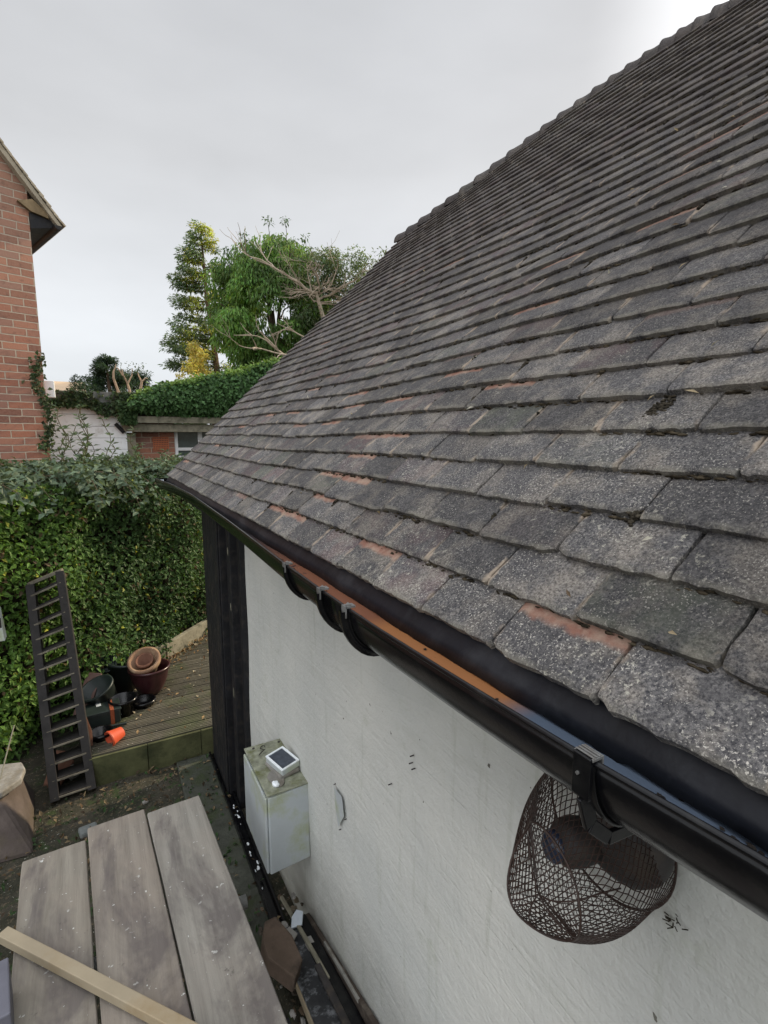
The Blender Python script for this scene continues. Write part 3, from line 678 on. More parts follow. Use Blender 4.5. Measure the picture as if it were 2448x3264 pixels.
# ---------------------------------------------------------------- scaffold boards
def board(n, far, near, x_far, x_near, wd, tint, lab):
    bo = MB(); a = Vector((x_far, far, -1.65)); b_ = Vector((x_near, near, -1.65)); sg = 40
    d = (b_-a); V = []; F = []
    side = Vector((-d.y, d.x, 0)).normalized()
    if side.x < 0: side = -side
    cs = [(0, 0), (.0, 1)]
    prof = [(-.5, -.038), (-.5, -.004), (-.485, 0), (-.2, .0012), (.2, .0012), (.485, 0), (.5, -.004), (.5, -.038)]
    for i in range(sg+1):
        t_ = i/sg; p = a+d*t_; p.z += .004*math.sin(t_*5+n)
        for (q, h) in prof:
            ww = wd*(1+.004*math.sin(i*1.3+n*2)); cut = (.006 if i == 0 and abs(q) > .49 else 0)
            V.append(p+side*(q*ww)+d.normalized()*cut+Vector((0, 0, h+random.gauss(0, .0003)+(-.003 if i == 0 and h > -.03 else 0))))
    k = len(prof)
    for i in range(sg):
        for j in range(k): F.append((i*k+j, i*k+(j+1) % k, (i+1)*k+(j+1) % k, (i+1)*k+j))
    F.append(tuple(range(k))[::-1]); F.append(tuple(sg*k+j for j in range(k)))
    bo.add(V, F, tint); o = bo.build('scaffold_board', M['board'], smooth=False)
    return tag(o, lab, 'scaffold board', 'scaffold boards laid side by side')
board(0, 2.285, -.6, -.252, -.115, .218, (.93, .92, .88), 'scaffold board farthest from the white wall, end set back, dark stain down it')
board(1, 2.36, -.6, -.027, .115, .2215, (.98, .95, .92), 'middle scaffold board, spattered with white paint spots')
board(2, 2.335, -.6, .203, .348, .2235, (1.06, 1.09, 1.10), 'palest, cleanest scaffold board, nearest the white wall')
t = MB()
for (a, b_) in (((-.42, 1.75, -1.72), (.38, 1.75, -1.72)),): tube(t, [a, b_], .024, 14)
tag(t.build('scaffold_pole', M['metal'], smooth=True), 'scaffold pole crossing under the boards', 'pole')
for (x, y) in ((-.38, 1.75),):
    t = MB(); tube(t, [(x, y+.05, GZ), (x, y+.05, -1.66)], .024, 14); tag(t.build('scaffold_upright', M['metal'], smooth=True), 'upright scaffold pole carrying the boards', 'pole')
t = MB(); bar(t, (-.372, 1.905, -1.615), (.30, 1.09, -1.618), .036, .032, c=(1, 1, 1), seg=12, bend=.003)
tag(t.build('timber_batten', M['newwood'], bevel=.003), 'pale new timber batten lying diagonally over the scaffold boards', 'batten')
t = MB(); box(t, -.056, .056, -.095, .095, 0, .83, M=fr((-.368, 1.60, GZ), 0, 0, 8))
tag(t.build('timber_post', M['greypost'], bevel=.004), 'grey painted timber post standing beside the scaffold boards', 'post')

# ---------------------------------------------------------------- decking and what lies on it
DZ = -2.14
dk = empty('deck', (.35, 4.6, GZ), 'low raised deck of mossy grooved boards behind the garage corner', 'deck')
def deck_back(x): return float(np.interp(x, [-.2, .46, 1.0, 1.7], [4.86, 5.22, 5.80, 6.5]))
k = 0; ang = R(-2)
yb = 3.79
while yb < 6.4:
    t = MB(); y1 = yb+.118; x0 = -.175
    if y1 > deck_back(-.175): x0 = float(np.interp(y1, [4.86, 5.22, 5.80, 6.5], [-.17, .46, 1.0, 1.7]))
    V = []; F = []; prof = []
    ng = 5
    for q in range(ng):
        a = yb+.004+(q/ng)*.110; prof += [(a, 0), (a+.013, 0), (a+.0135, -.0045), (a+.021, -.0045)]
    prof.append((yb+.1145, 0)); prof = [(yb+.004, -.028)]+prof+[(yb+.1145, -.028)]
    tint = np.array([1, 1, 1])*random.uniform(.8, 1.2)
    for x in (x0, 2.2):
        for (y, z) in prof: V.append((x, y+(x-x0)*math.tan(ang)*0, DZ+z+random.uniform(-.001, .001)))
    m2 = len(prof)
    for j in range(m2-1): F.append((j, j+1, m2+j+1, m2+j))
    F.append((m2-1, 0, m2, 2*m2-1)); F.append(tuple(range(m2))[::-1]); F.append(tuple(range(m2, 2*m2)))
    t.add(V, F, tint); t.build('deck_board', M['deck'], dk); yb = y1
t = MB()
for k in range(6): box(t, -.175+k*.36, -.175+(k+1)*.36-.004, 3.765, 3.785, GZ-.02, DZ-.006, (random.uniform(.7, 1),)*3)
t.build('riser', m_simple('mossy_riser', (.075, .078, .036), .85, .2, .3, 8, .004, 30, (.035, .04, .018), 5), dk, bevel=.003, label='greenish front edge board of the deck')
t = MB()
for (a, b_) in (((-.25, 4.90), (.46, 5.26)), ((.47, 5.27), (1.0, 5.84)), ((1.01, 5.85), (1.7, 6.55))): bar(t, (*a, DZ+.05), (*b_, DZ+.05), .05, .16)
t.build('back_edging', M['timbgrey'], dk, bevel=.004)
lt = MB(); n = 520; P = []
for _ in range(n):
    x = random.uniform(.05, 1.4); y = deck_back(x)-.04-abs(random.gauss(0, .11)) if random.random() < .75 else random.uniform(3.85, 5.2)
    P.append((x, min(y, deck_back(x)-.04), DZ+.004+random.random()*.012))
c = np.array([random.choice(((.20, .12, .055), (.30, .20, .10), (.13, .075, .04), (.33, .28, .19))) for _ in P])
leaves(lt, P, np.tile([0, 0, .05], (n, 1)), .038, .018, c, jit=1, Nrm=np.tile([0, 0, 3.], (n, 1)))
tag(lt.build('fallen_leaves', M['litter']), kind='stuff')
lt = MB(); n = 1500; P = np.stack([rng.uniform(-1.1, .62, n), rng.uniform(1.9, 3.75, n), np.full(n, GZ+.012)], 1); P[:, 2] += rng.uniform(0, .02, n)
c = np.array([random.choice(((.10, .065, .035), (.05, .035, .022), (.03, .06, .02), (.16, .12, .07), (.03, .05, .02))) for _ in P])
leaves(lt, P, np.tile([0, 0, .1], (n, 1)), .034, .018, c, jit=1, Nrm=np.tile([0, 0, 2.], (n, 1)))
tag(lt.build('leaf_litter', M['litter']), kind='stuff')
# pots
def pot(name, mat, c, prof, tilt, lab, cat='plant pot', grp='flower pots heaped on the deck', parts=()):
    Mz = fr(c, *tilt); root = empty(name, c, lab, cat, grp)
    t = MB(); lathe(t, prof, Mz, 32); t.build('body', mat, root, smooth=True)
    for (nm, pm, pf) in parts: t = MB(); lathe(t, pf, Mz, 32); t.build(nm, pm, root, smooth=True)
    return root
def hollow(rb, rt, h, th=.006, lipw=.008, liph=.02):
    return [(rb, 0), (rt, h-liph), (rt+lipw, h-liph), (rt+lipw, h), (rt-th, h), (rb-th, th), (0, th)]
hl = lambda rb, rt, h, **k: hollow(rb, rt, h, **k)
pot('glazed_pot', M['glaze'], (.275, 4.56, DZ), [(.072, 0), (.10, .04), (.135, .12), (.150, .19), (.156, .215), (.163, .22), (.163, .235), (.148, .235), (.14, .19), (.12, .10), (0, .05)], (0, 0, 0), 'dark oxblood glazed pot holding a tipped terracotta pot')
pot('terracotta_pot', M['terra'], (.265, 4.60, DZ+.185), hollow(.075, .118, .15, .012, .010, .035), (28, -12, 0), 'pale terracotta pot tipped inside the oxblood glazed pot')
pot('terracotta_pot', M['terra2'], (.255, 4.575, DZ+.235), hollow(.04, .066, .085, .008, .006, .02), (28, -12, 0), 'small red terracotta pot nested in the larger pale terracotta pot')
pot('garden_pot', M['green'], (.075, 4.74, DZ), hollow(.10, .135, .26), (0, 6, 0), 'tall black plastic pot behind the other pots with a round pot on top')
pot('garden_pot', M['green'], (-.02, 4.80, DZ+.20), [(.055, 0), (.080, .07), (.090, .08), (.090, .095), (.078, .097), (.070, .08), (.056, .078), (.052, .088), (.046, .088), (.042, .07), (0, .02)], (42, -18, 0), 'ringed black round pot tipped on the tall black pot')
pot('garden_pot', M['green'], (-.035, 4.46, DZ), hollow(.085, .122, .23), (12, -22, 0), 'dark green bucket-shaped pot leaning open towards the ladder')
pot('garden_pot', M['black'], (.06, 4.30, DZ), hollow(.075, .095, .13), (0, 0, 0), 'squat black pot on the deck beside the dark green crate')
pot('garden_pot', M['black'], (.205, 4.36, DZ), hollow(.07, .085, .05), (0, 0, 0), 'low black pot ring in front of the oxblood glazed pot')
pot('garden_pot', M['black'], (-.10, 4.00, DZ), hollow(.055, .075, .055), (0, 0, 0), 'low black saucer pot beside the bright orange pot')
pot('orange_pot', M['orange'], (.035, 3.93, DZ+.050), hollow(.036, .052, .098, .003, .004, .014), (0, -96, 28), 'bright orange plastic pot lying on its side near the front edge of the deck')
cr = empty('plastic_crate', (-.09, 4.27, DZ), 'dark green plastic crate with pale stickers and an orange strap', 'crate')
Mc = fr((-.10, 4.25, DZ), 0, 0, 4); t = MB()
box(t, -.13, .13, -.085, .085, .001, .10, M=Mc); t.build('body', M['green'], cr, bevel=.006)
t = MB(); box(t, -.138, .138, -.093, .093, .101, .115, M=Mc); t.build('lid', M['green'], cr, bevel=.004)
t = MB(); box(t, .062, .088, -.0965, .0965, -.000, .1185, M=Mc); t.build('strap', M['tape'], cr)
t = MB(); box(t, -.02, .012, .02, .075, .1155, .1168, M=Mc); t.build('sticker', M['label'], cr); t = MB(); box(t, .1385, .1395, -.04, -.01, .03, .075, M=Mc); t.build('sticker', M['label'], cr)
t = MB(); bar(t, (-.20, 4.12, DZ+.02), (.07, 4.10, DZ+.016), .018, .018); tag(t.build('plastic_tube', M['green'], bevel=.003), 'thin dark plastic tube lying in front of the green crate', 'tube')
t = MB(); prism(t, [(-.03, 0), (.028, 0), (.034, .10), (.012, .21), (-.022, .19), (-.034, .09)], fr((-.182, 3.93, DZ), 82, 0, 20), .016)
tag(t.build('clay_shard', M['terra2'], bevel=.003), 'upright orange clay shard by the right foot of the ladder', 'shard')
t = MB(); box(t, -.055, .055, 0, .33, 0, .02, M=fr((-.235, 4.45, DZ-.02), 52, 8, -24)); tag(t.build('pink_board', m_simple('pinkish_board', (.17, .105, .09), .85, .2, .2, 10, .002), bevel=.002), 'pinkish offcut board leaning behind the ladder against the pots', 'board')
for (c_, a, lab, x, y, L2, rz, mt) in (((1, 1, 1), 0, 'red brick fragment lying behind the ladder treads', -.36, 3.98, .20, 60, M['terra2']), ((1, 1, 1), 0, 'yellowish stone chip behind the ladder', -.285, 3.96, .07, 20, M['stone']), ((1, 1, 1), 0, 'reddish broken tile propped behind the ladder', -.40, 4.06, .26, 75, M['terra2'])):
    t = MB(); box(t, -L2/2, L2/2, -.04, .04, 0, .045, M=fr((x, y, GZ+.02), 20, -24, rz)); tag(t.build('rubble_piece', mt, bevel=.006), lab, 'rubble')

# ---------------------------------------------------------------- ladder
la = empty('step_ladder', (-.28, 3.82, GZ), 'black stained wooden step ladder leaning on the hedge, light painted on its pale tread edges', 'ladder')
F0, F1 = Vector((-.378, 3.74, GZ)), Vector((-.170, 3.76, GZ)); T0, T1 = Vector((-.462, 4.36, -1.06)), Vector((-.278, 4.36, -.985))
for (a, b_) in ((F0, T0), (F1, T1)):
    t = MB(); bar(t, a, b_, .052, .150, up=(0, -1, .45), seg=6); t.build('stile', M['ladder'], la, bevel=.003)
for k in range(14):
    q = (k+.45)/14; a = F0.lerp(T0, q); b_ = F1.lerp(T1, q); b_.z += 0
    t = MB(); bar(t, a+Vector((.012, -.012, 0)), b_+Vector((-.012, -.012, 0)), .125, .019, up=(0, .14, 1)); tr_ = t.build('tread', M['ladder'], la, bevel=.002)
    t = MB(); bar(t, a+Vector((.0, -.0745, .004)), b_+Vector((.0, -.0745, .004)), .012, .012, up=(0, .14, 1)); t.build('lit_tread_nosing', M['tread'], tr_, bevel=.0015)  # pale nosing colour stands for light caught on the tread edges
t = MB(); bar(t, T0+Vector((-.01, 0, .02)), T1+Vector((.014, 0, .02)), .12, .022, up=(0, .14, 1)); t.build('top_plate', M['tread'], la, bevel=.002)

# ---------------------------------------------------------------- left edge: pier, slab, pegs
t = MB(); V = [(-1.0, 3.30, GZ), (-.45, 3.26, GZ), (-.50, 3.92, GZ), (-1.0, 3.95, GZ), (-1.0, 3.42, -2.05), (-.60, 3.40, -2.06), (-.56, 3.72, -2.05), (-1.0, 3.76, -2.05)]
t.add(V, BF); tag(t.build('concrete_pier', M['pinkstone'], bevel=.03), 'pinkish brown stained concrete block at the left edge beneath a pale slab', 'concrete block')
t = MB(); prism(t, [(-.35, -.18), (-.01, -.165), (.075, -.07), (.085, .04), (.060, .12), (-.05, .155), (-.35, .16)], fr((-.59, 3.58, -2.045)), .04)
tag(t.build('stone_slab', M['stone'], bevel=.008), 'pale rounded stone slab resting on the pinkish concrete block', 'slab')
t = MB(); tube(t, [(-.62, 3.55, -2.0), (-.60, 3.62, -1.93), (-.555, 3.75, -1.78)], .004, 6); tag(t.build('cane', M['timbgrey']), 'thin bent cane leaning over the pale stone slab', 'cane')
sg_ = empty('painted_rail', (-.80, 3.41, -1.1), 'end of a pale painted rail with a dark band poking in at the left edge', 'rail')
t = MB(); V = [(-1.6, 3.375, -1.108), (-.498, 3.375, -1.108), (-.498, 3.445, -1.108), (-1.6, 3.445, -1.108), (-1.6, 3.375, -.93), (-.512, 3.375, -.93), (-.512, 3.445, -.93), (-1.6, 3.445, -.93)]
t.add(V, BF); t.build('rail_end', M['boxwhite'], sg_, bevel=.004)
t = MB(); box(t, -.585, -.507, 3.3735, 3.3748, -1.03, -.975); t.build('dark_band', M['ladder'], sg_)
t = MB(); box(t, -1.45, -1.36, 3.37, 3.45, GZ, -.90); t.build('post', M['ladder'], sg_, bevel=.003)

# ---------------------------------------------------------------- drain and scrap along the wall
dr = empty('drain_channel', (.60, 1.6, GZ), 'black plastic drain channel on the ground along the garage wall', 'drain')
t = MB()
box(t, .583, .596, -1.2, 3.72, GZ-.01, GZ+.050); box(t, .634, .647, -1.2, 3.72, GZ-.01, GZ+.050); box(t, .5965, .6335, -1.2, 3.72, GZ-.01, GZ+.026); t.build('channel', M['black'], dr, bevel=.002)
t = MB()
for k in range(26):
    y = random.choice((random.uniform(1.7, 3.4), random.gauss(2.55, .07), random.gauss(3.0, .1))); blob(t, (.616+random.gauss(0, .010), y, GZ+.031), random.uniform(.002, .008), (1, 1, 1), (.7, 2.0, .4), .5)
tag(t.build('paint_flakes', M['white']), kind='stuff')
def scrap(name, x0, y0, x1, y1, wd, th, z0, z1, mat, lab, cat='board', c=(1, 1, 1)):
    t = MB(); bar(t, (x0, y0, z0), (x1, y1, z1), wd, th, c=c, seg=5, bend=.004); return tag(t.build(name, mat, bevel=.003), lab, cat, 'scrap piled along the garage wall')
M['brownscrap'] = m_simple('dirty_brown_board', (.060, .047, .038), .85, .2, .35, 9, .003, 30, (.13, .11, .09), 14)
scrap('scrap_board', .600, 1.98, .610, .70, .095, .020, -2.17, -2.02, M['speckled'], 'long black scrap board speckled with white paint along the wall')
scrap('gutter_offcut', .667, 1.99, .672, .60, .050, .028, -2.16, -1.93, M['black'], 'long black plastic offcut lying beside the brown board at the white wall')
scrap('scrap_board', .630, 2.15, .650, 1.62, .016, .014, -2.17, -2.08, M['timbgrey'], 'thin grey lath lying over the scrap pile')
scrap('scrap_board', .636, 1.70, .640, .80, .026, .014, -2.09, -1.98, M['lamp'], 'narrow brown black board on the scrap pile, scraped pale')
scrap('scrap_board', .706, 1.98, .704, .60, .020, .20, -2.26, -1.90, M['brownscrap'], 'dirty brown board on edge against the foot of the wall')
scrap('scrap_board', .690, 1.52, .688, .55, .016, .030, -2.10, -1.90, M['newwood'], 'narrow tan lath wedged at the foot of the wall')
scrap('scrap_board', .700, 1.78, .698, 1.45, .010, .018, -2.10, -2.02, M['stone'], 'short pale flaking lath against the foot of the wall')
scrap('scrap_board', .52, 1.70, .53, .60, .12, .03, -2.27, -2.27, M['speckled'], 'wide dark board under the brown timber block')
scrap('scrap_board', .545, 1.50, .53, .80, .05, .02, -2.235, -2.24, M['timbgrey'], 'short mossy greenish board under the scaffold boards edge')
scrap('scrap_board', .565, 2.02, .552, 1.0, .018, .045, -2.18, -2.12, M['newwood'], 'split pale edged batten between the timber block and the speckled board')
t = MB(); prism(t, [(-.035, .125), (.015, .135), (.055, .03), (.062, -.08), (.010, -.14), (-.065, -.03), (-.065, .05)], fr((.510, 1.80, -2.10), 4, 10, 0), .07)
tag(t.build('timber_block', m_simple('brown_timber_block', (.115, .083, .062), .85, .2, .25, 7, .003, 30, (.06, .045, .035), 6), bevel=.006), 'brown six-sided timber block on the scrap pile beside the scaffold boards', 'timber block', 'scrap piled along the garage wall')
for (x, y, s_, rz, lab) in ((.592, 1.905, .042, 30, 'pale blue-white shard standing beside the brown timber block'), (.645, 1.96, .050, -25, 'pale blue-white shard farthest along the scrap pile'), (.652, 1.83, .036, 10, 'tan chip of stone between the scrap laths')):
    t = MB(); prism(t, [(-s_*.5, -s_*.7), (s_*.45, -s_*.6), (s_*.5, s_*.5), (-s_*.1, s_*.75), (-s_*.5, s_*.2)], fr((x, y, -2.125), 14, -10, rz), .01)
    tag(t.build('shard', M['stone'] if 'tan' in lab else M['label'], bevel=.002), lab, 'shard', 'scrap piled along the garage wall')
lt = MB()
for _ in range(260):
    x = random.uniform(.50, .715); y = random.uniform(.7, 2.2); z = random.uniform(-2.22, -2.15) if random.random() < .5 else GZ+.02
    c = random.choice(((.10, .07, .045), (.28, .27, .25), (.05, .04, .03), (.16, .13, .09))); blob(lt, (x, y, z), random.uniform(.004, .013), c, (1, 1.6, .6), .5)
tag(lt.build('rubble', M['junk']), kind='stuff')
t = MB(); V = [(.48, .2, GZ), (.72, .2, GZ), (.72, 2.02, GZ), (.48, 1.98, GZ), (.50, .2, -2.20), (.715, .2, -2.12), (.715, 1.95, -2.245), (.52, 1.9, -2.245)]
t.add(V, BF); tag(t.build('earth_bank', M['ground'], bevel=.02), kind='structure')
for (x, y, s_, lab) in ((-.19, 3.30, .10, 'grey half brick lying on the soil behind the scaffold boards'), (-.02, 3.20, .045, 'small pale stone on the soil behind the scaffold boards'), (.13, 3.42, .035, 'tiny white stone close in front of the deck')):
    t = MB(); box(t, -s_*.5, s_*.5, -s_*.35, s_*.35, 0, s_*.4, M=fr((x, y, GZ+.005), 4, 5, 14)); tag(t.build('loose_stone', M['concrete'] if s_ > .09 else M['stone'], bevel=s_*.12), lab, 'stone')

# ---------------------------------------------------------------- hedge
def hedge_front(t_): # plan polyline of the hedge face, t_ in 0..1
    X = [-2.2, -1.2, -.69, -.10, .46, 1.00, 1.70, 2.8]; Y = [3.75, 4.00, 4.28, 4.80, 5.28, 5.90, 6.62, 7.6]
    q = t_*7; return np.interp(q, range(8), X), np.interp(q, range(8), Y)
def hnoise(a, b): return .06*math.sin(a*5.1+b*2.3)+.04*math.sin(a*11.3-b*4.1+1)+.03*math.sin(b*9+a*3)
hd = empty('hedge', (-.2, 4.9, GZ), 'tall dense evergreen hedge of small glossy leaves, bramble over its top', 'hedge')
HT = -.44
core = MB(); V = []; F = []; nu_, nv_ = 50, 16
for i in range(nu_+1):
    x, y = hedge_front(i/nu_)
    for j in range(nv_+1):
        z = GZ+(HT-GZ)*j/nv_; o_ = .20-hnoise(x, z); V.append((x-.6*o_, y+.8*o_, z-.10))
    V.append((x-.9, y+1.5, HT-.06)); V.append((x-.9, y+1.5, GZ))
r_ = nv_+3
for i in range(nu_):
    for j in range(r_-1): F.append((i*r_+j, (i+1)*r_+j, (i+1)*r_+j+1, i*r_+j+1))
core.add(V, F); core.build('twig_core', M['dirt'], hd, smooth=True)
hm = MB(); n = 30000
tt = rng.uniform(.05, .93, n); P = []; D = []; NN = []; C = []
for i in range(n):
    x, y = hedge_front(tt[i]); z = GZ+.02+(HT+.05-GZ)*random.random()**.9; o_ = hnoise(x, z)-random.random()**2*.16+.02
    P.append((x+.62*o_, y-.78*o_, z)); D.append((.1, -.3, -.35)); NN.append((.5, -.9, .9))
    k = .5+.5*math.sin(x*3.1+z*2.2+1.5*math.sin(z*3)); lf = min(max((.25-x)/1.0, 0), 1)
    a = np.array((.044, .088, .028)); b_ = np.array((.105, .20, .036)); cc = a+(b_-a)*(lf*.65+.25*k)  # shade put into leaf colour: darker to the right, towards the garage
    if random.random() < .015: cc = np.array((.30, .32, .05))
    if random.random() < .04: cc = np.array((.10, .075, .04))
    C.append(cc)
C = np.array(C)*rng.uniform(.6, 1.35, (n, 1))
leaves(hm, P, D, .050, .030, C, jit=.7, Nrm=NN)
# top surface
n = 12000; P = []; C = []
for i in range(n):
    x, y = hedge_front(random.uniform(.03, .95)); d = random.random()*1.35; z = HT+.02+.05*math.sin(d*2.2)+hnoise(x, d)*1.0+random.gauss(0, .035)
    P.append((x-.6*d, y+.8*d, z)); C.append(np.array((.055, .085, .042))*random.uniform(.6, 1.4))
leaves(hm, P, np.tile([0, -.2, .3], (n, 1)), .052, .030, C, jit=.8, Nrm=np.tile([0, -.5, 1.], (n, 1)))
hm.build('foliage', M['leaf'], hd)
# bramble: bigger greyish leaves on arching stems over the upper face
bm = MB(); st = MB(); P = []; D = []; C = []
for k in range(95):
    t_ = random.uniform(.06, .62); x, y = hedge_front(t_); d0 = random.uniform(-.05, .8); p0 = Vector((x-.6*d0, y+.8*d0, HT+.05+.04*math.sin(d0*2)))
    L2 = random.uniform(.25, .7); az = random.uniform(-2.6, -.4); path = []
    for q in range(9):
        s_ = q/8; path.append(p0+Vector((math.cos(az)*L2*s_, math.sin(az)*L2*s_*.8, .16*math.sin(s_*2.4)-.38*s_*s_*L2)))
    tube(st, path, [.004*(1-.6*q/8) for q in range(9)], 5, (.9, .9, .8))
    for q in range(1, 9):
        for _ in range(5): P.append(path[q]+Vector((random.gauss(0, .02),)*3)); D.append((random.gauss(0, 1), random.gauss(-.5, 1), random.gauss(-.2, .4))); C.append(np.array((.082, .118, .075))*random.uniform(.7, 1.4))
leaves(bm, P, D, .066, .045, C, jit=.3, Nrm=np.tile([0, -.6, 1.], (len(P), 1)))
bm.build('bramble_leaves', M['leaf'], hd); st.build('bramble_stems', M['twig'], hd)
sp = MB(); ss_ = MB(); P = []; D = []; C = []
for k in range(34):
    if k < 14: bx_, by_ = random.uniform(-.32, .38), 5.5+random.gauss(0, .12)
    else: bx_, by_ = random.uniform(-.75, 1.0), 5.55+random.gauss(0, .15)
    hh = random.uniform(.34, .70) if k < 14 else random.uniform(.15, .30)
    path = [(bx_+.03*math.sin(q*1.3+k), by_, HT+.0+hh*q/8) for q in range(9)]; ss_ = MB(); tube(ss_, path, .0035, 5, (.6, .7, .4)); ss_.build('shoot', M['twig'], hd)
    for q in range(1, 9):
        for a in (0, math.pi) if k % 2 else (0.6, 3.7): P += [path[q]]*2; D += [(math.cos(a+.3*q), .4*math.sin(a), .35)]*2; C += [np.array((.085, .125, .065))*random.uniform(.7, 1.3)]*2
leaves(sp, P, D, .058, .018, C, jit=.18, Nrm=np.tile([0, -.4, 1.], (len(P), 1)))
sp.build('shoot_leaves', M['leaf'], hd)

# ---------------------------------------------------------------- brick house on the left
hs = empty('brick_house', (0, 0, 0), 'two-storey red brick house gable at the left edge with a cream verge', 'house')
H0 = GZ; EZ = 2.28-GZ      # local: corner at origin, z from the ground
t = MB(); PITCH = 1.30; W_ = 3.2
poly = [(0, 0), (0, EZ+.265), (-W_, EZ+.265+W_*PITCH), (-2*W_, EZ), (-2*W_, 0)]
Mw = Matrix(((1, 0, 0, 0), (0, 0, 1, 0), (0, 1, 0, 0), (0, 0, 0, 1)))
prism(t, poly, Mw, .25); box(t, -2*W_, 0, .2501, 7, 0, EZ); t.build('wall', M['brick'], hs)
t = MB()
for i in range(34):
    s0 = i*.10; x = .30-s0/math.hypot(1, PITCH); z = EZ-.085+s0*PITCH/math.hypot(1, PITCH)
    for k in range(3):
        dx, dz = -1/math.hypot(1, PITCH), PITCH/math.hypot(1, PITCH); nx_, nz_ = PITCH/math.hypot(1, PITCH), 1/math.hypot(1, PITCH)
        y0 = -.10+k*.6+random.gauss(0, .006); y1 = y0+.59; h = .012+random.gauss(0, .003); a = (x, z); b_ = (x+dx*.14, z+dz*.14)
        V = [(a[0]+nx_*h, y0, a[1]+nz_*h), (b_[0], y0, b_[1]), (b_[0], y1, b_[1]), (a[0]+nx_*h, y1, a[1]+nz_*h)]
        V2 = [(p_[0]-nx_*.016, p_[1], p_[2]-nz_*.016) for p_ in V]; t.add(np.array(V2+V), BF, (random.random(), .1, random.random()))
rf = t.build('roof', M['cream'], hs)
t = MB(); dx, dz = -1/math.hypot(1, PITCH), PITCH/math.hypot(1, PITCH); nx_, nz_ = -dz, dx
a = np.array((.275, EZ-.085)); b_ = a+np.array((dx, dz))*3.6; off_ = np.array((-PITCH, -1))/math.hypot(1, PITCH)*.085
V = [(a[0], -.085, a[1]), (b_[0], -.085, b_[1]), (b_[0]+off_[0], -.085, b_[1]+off_[1]), (a[0]+off_[0]*.4, -.085, a[1]+off_[1]*.4)]
V += [(x, -.004, z) for x, _, z in V]; t.add(V, [(0, 1, 2, 3), (7, 6, 5, 4), (0, 4, 5, 1), (1, 5, 6, 2), (2, 6, 7, 3), (3, 7, 4, 0)]); t.build('verge_board', M['cream'], hs)
t = MB(); prism(t, [(-.10, EZ+.07), (.015, EZ-.002), (.17, EZ-.03), (.15, EZ+.03), (.03, EZ+.12)], Matrix(((1, 0, 0, 0), (0, 0, 1, -.05), (0, 1, 0, 0), (0, 0, 0, 1))), .045); t.build('corbel_board', M['yellowwood'], hs, label='peeling yellowish board under the verge')
t = MB(); prism(t, [(.002, EZ-.16), (.002, EZ-.005), (.20, EZ-.035), (.29, EZ-.085), (.13, EZ-.125)], Matrix(((1, 0, 0, 0), (0, 0, 1, -.02), (0, 1, 0, 0), (0, 0, 0, 1))), 1.2); t.build('soffit', M['blackwood'], hs)
t = MB(); pr_ = [(.235+.04*math.cos(a), EZ-.095+.04*math.sin(a)) for a in np.linspace(math.pi, 2*math.pi, 10)]
V = [(x, -.11, z) for x, z in pr_]+[(x, 2, z) for x, z in pr_]; t.add(V, [(i, i+1, 11+i, 10+i) for i in range(9)]+[tuple(range(10))]); t.build('gutter', M['blackwood'], hs, smooth=False)
ab = MB(); box(ab, -.62, -.405, -.012, .02, EZ+.17, EZ+.31); vb = ab.build('air_brick', M['terra2'], hs, bevel=.004)
ab = MB()
for i in range(8):
    for j in range(5): box(ab, -.605+i*.025, -.592+i*.025, -.0135, -.0125, EZ+.184+j*.025, EZ+.196+j*.025)
ab.build('vent_holes', M['blackwood'], vb)
t = MB()
for k in range(40):
    i0 = -.90+k*.0745; box(t, i0, i0+.064, -.006, .01, 1.93+GZ*0+.02, 1.93+.20)
hs.location = (-.420, 6.80, GZ); hs.rotation_euler = (0, 0, R(18))
pv = MB(); box(pv, -.425, -.335, 6.90, 6.97, .42, .60); 
tag(pv.build('white_downpipe_head', M['upvc'], bevel=.006), 'small white pipe box at the foot of the brick house corner by the ivy', 'pipe')

# ---------------------------------------------------------------- white timber garage
wg = empty('white_shed', (-.3, 8.2, GZ), 'white boarded shed with a grey concrete fascia behind the hedge', 'shed')
t = MB()
for k in range(18):
    z0 = GZ+k*.155
    if z0+.15 < .47: box(t, -2.0, .405, 8.02+.004*(k % 2), 8.06, z0, z0+.151)
t.build('wall', M['white'], wg, bevel=.004)
t = MB(); box(t, -2.0, .40, 8.065, 11, GZ, .44); t.build('body', M['concrete'], wg)
t = MB(); box(t, -.62, .70, 7.94, 8.00, .430, .575); t.build('fascia', M['concrete'], wg, bevel=.004)
t = MB(); box(t, -2.0, .70, 8.005, 11.2, .50, .560); t.build('roof', M['concrete'], wg)
# ---------------------------------------------------------------- brick outbuilding, window, pergola
ob = empty('brick_outbuilding', (1.4, 8.4, GZ), 'low red brick outbuilding with a terracotta air brick and white window', 'outbuilding')
t = MB(); box(t, .50, 1.035, 8.20, 8.40, GZ, .26); box(t, 1.0352, 1.62, 8.20, 8.40, GZ, -.34); box(t, 1.6202, 3.5, 8.20, 8.40, GZ, .26); t.build('wall', M['brick'], ob)
t = MB(); box(t, .745, .955, 8.185, 8.1985, -.205, -.015); a1 = t.build('air_brick', M['orange'] if False else m_simple('new_terracotta', (.46, .15, .07), .8, .2, .12), ob, bevel=.003)
t = MB()
for i in range(9):
    for j in range(6): box(t, .757+i*.0215, .768+i*.0215, 8.1832, 8.1842, -.193+j*.030, -.178+j*.030)
t.build('vent_holes', M['glaze'], a1)
wn = MB()
for q in ((1.04, 1.62, -.34, -.29), (1.04, 1.62, .10, .15), (1.04, 1.085, -.2895, .0995), (1.37, 1.43, -.2895, .0995), (1.575, 1.62, -.2895, .0995), (1.0855, 1.3695, -.215, -.17)): box(wn, q[0], q[1], 8.22, 8.27, q[2], q[3])
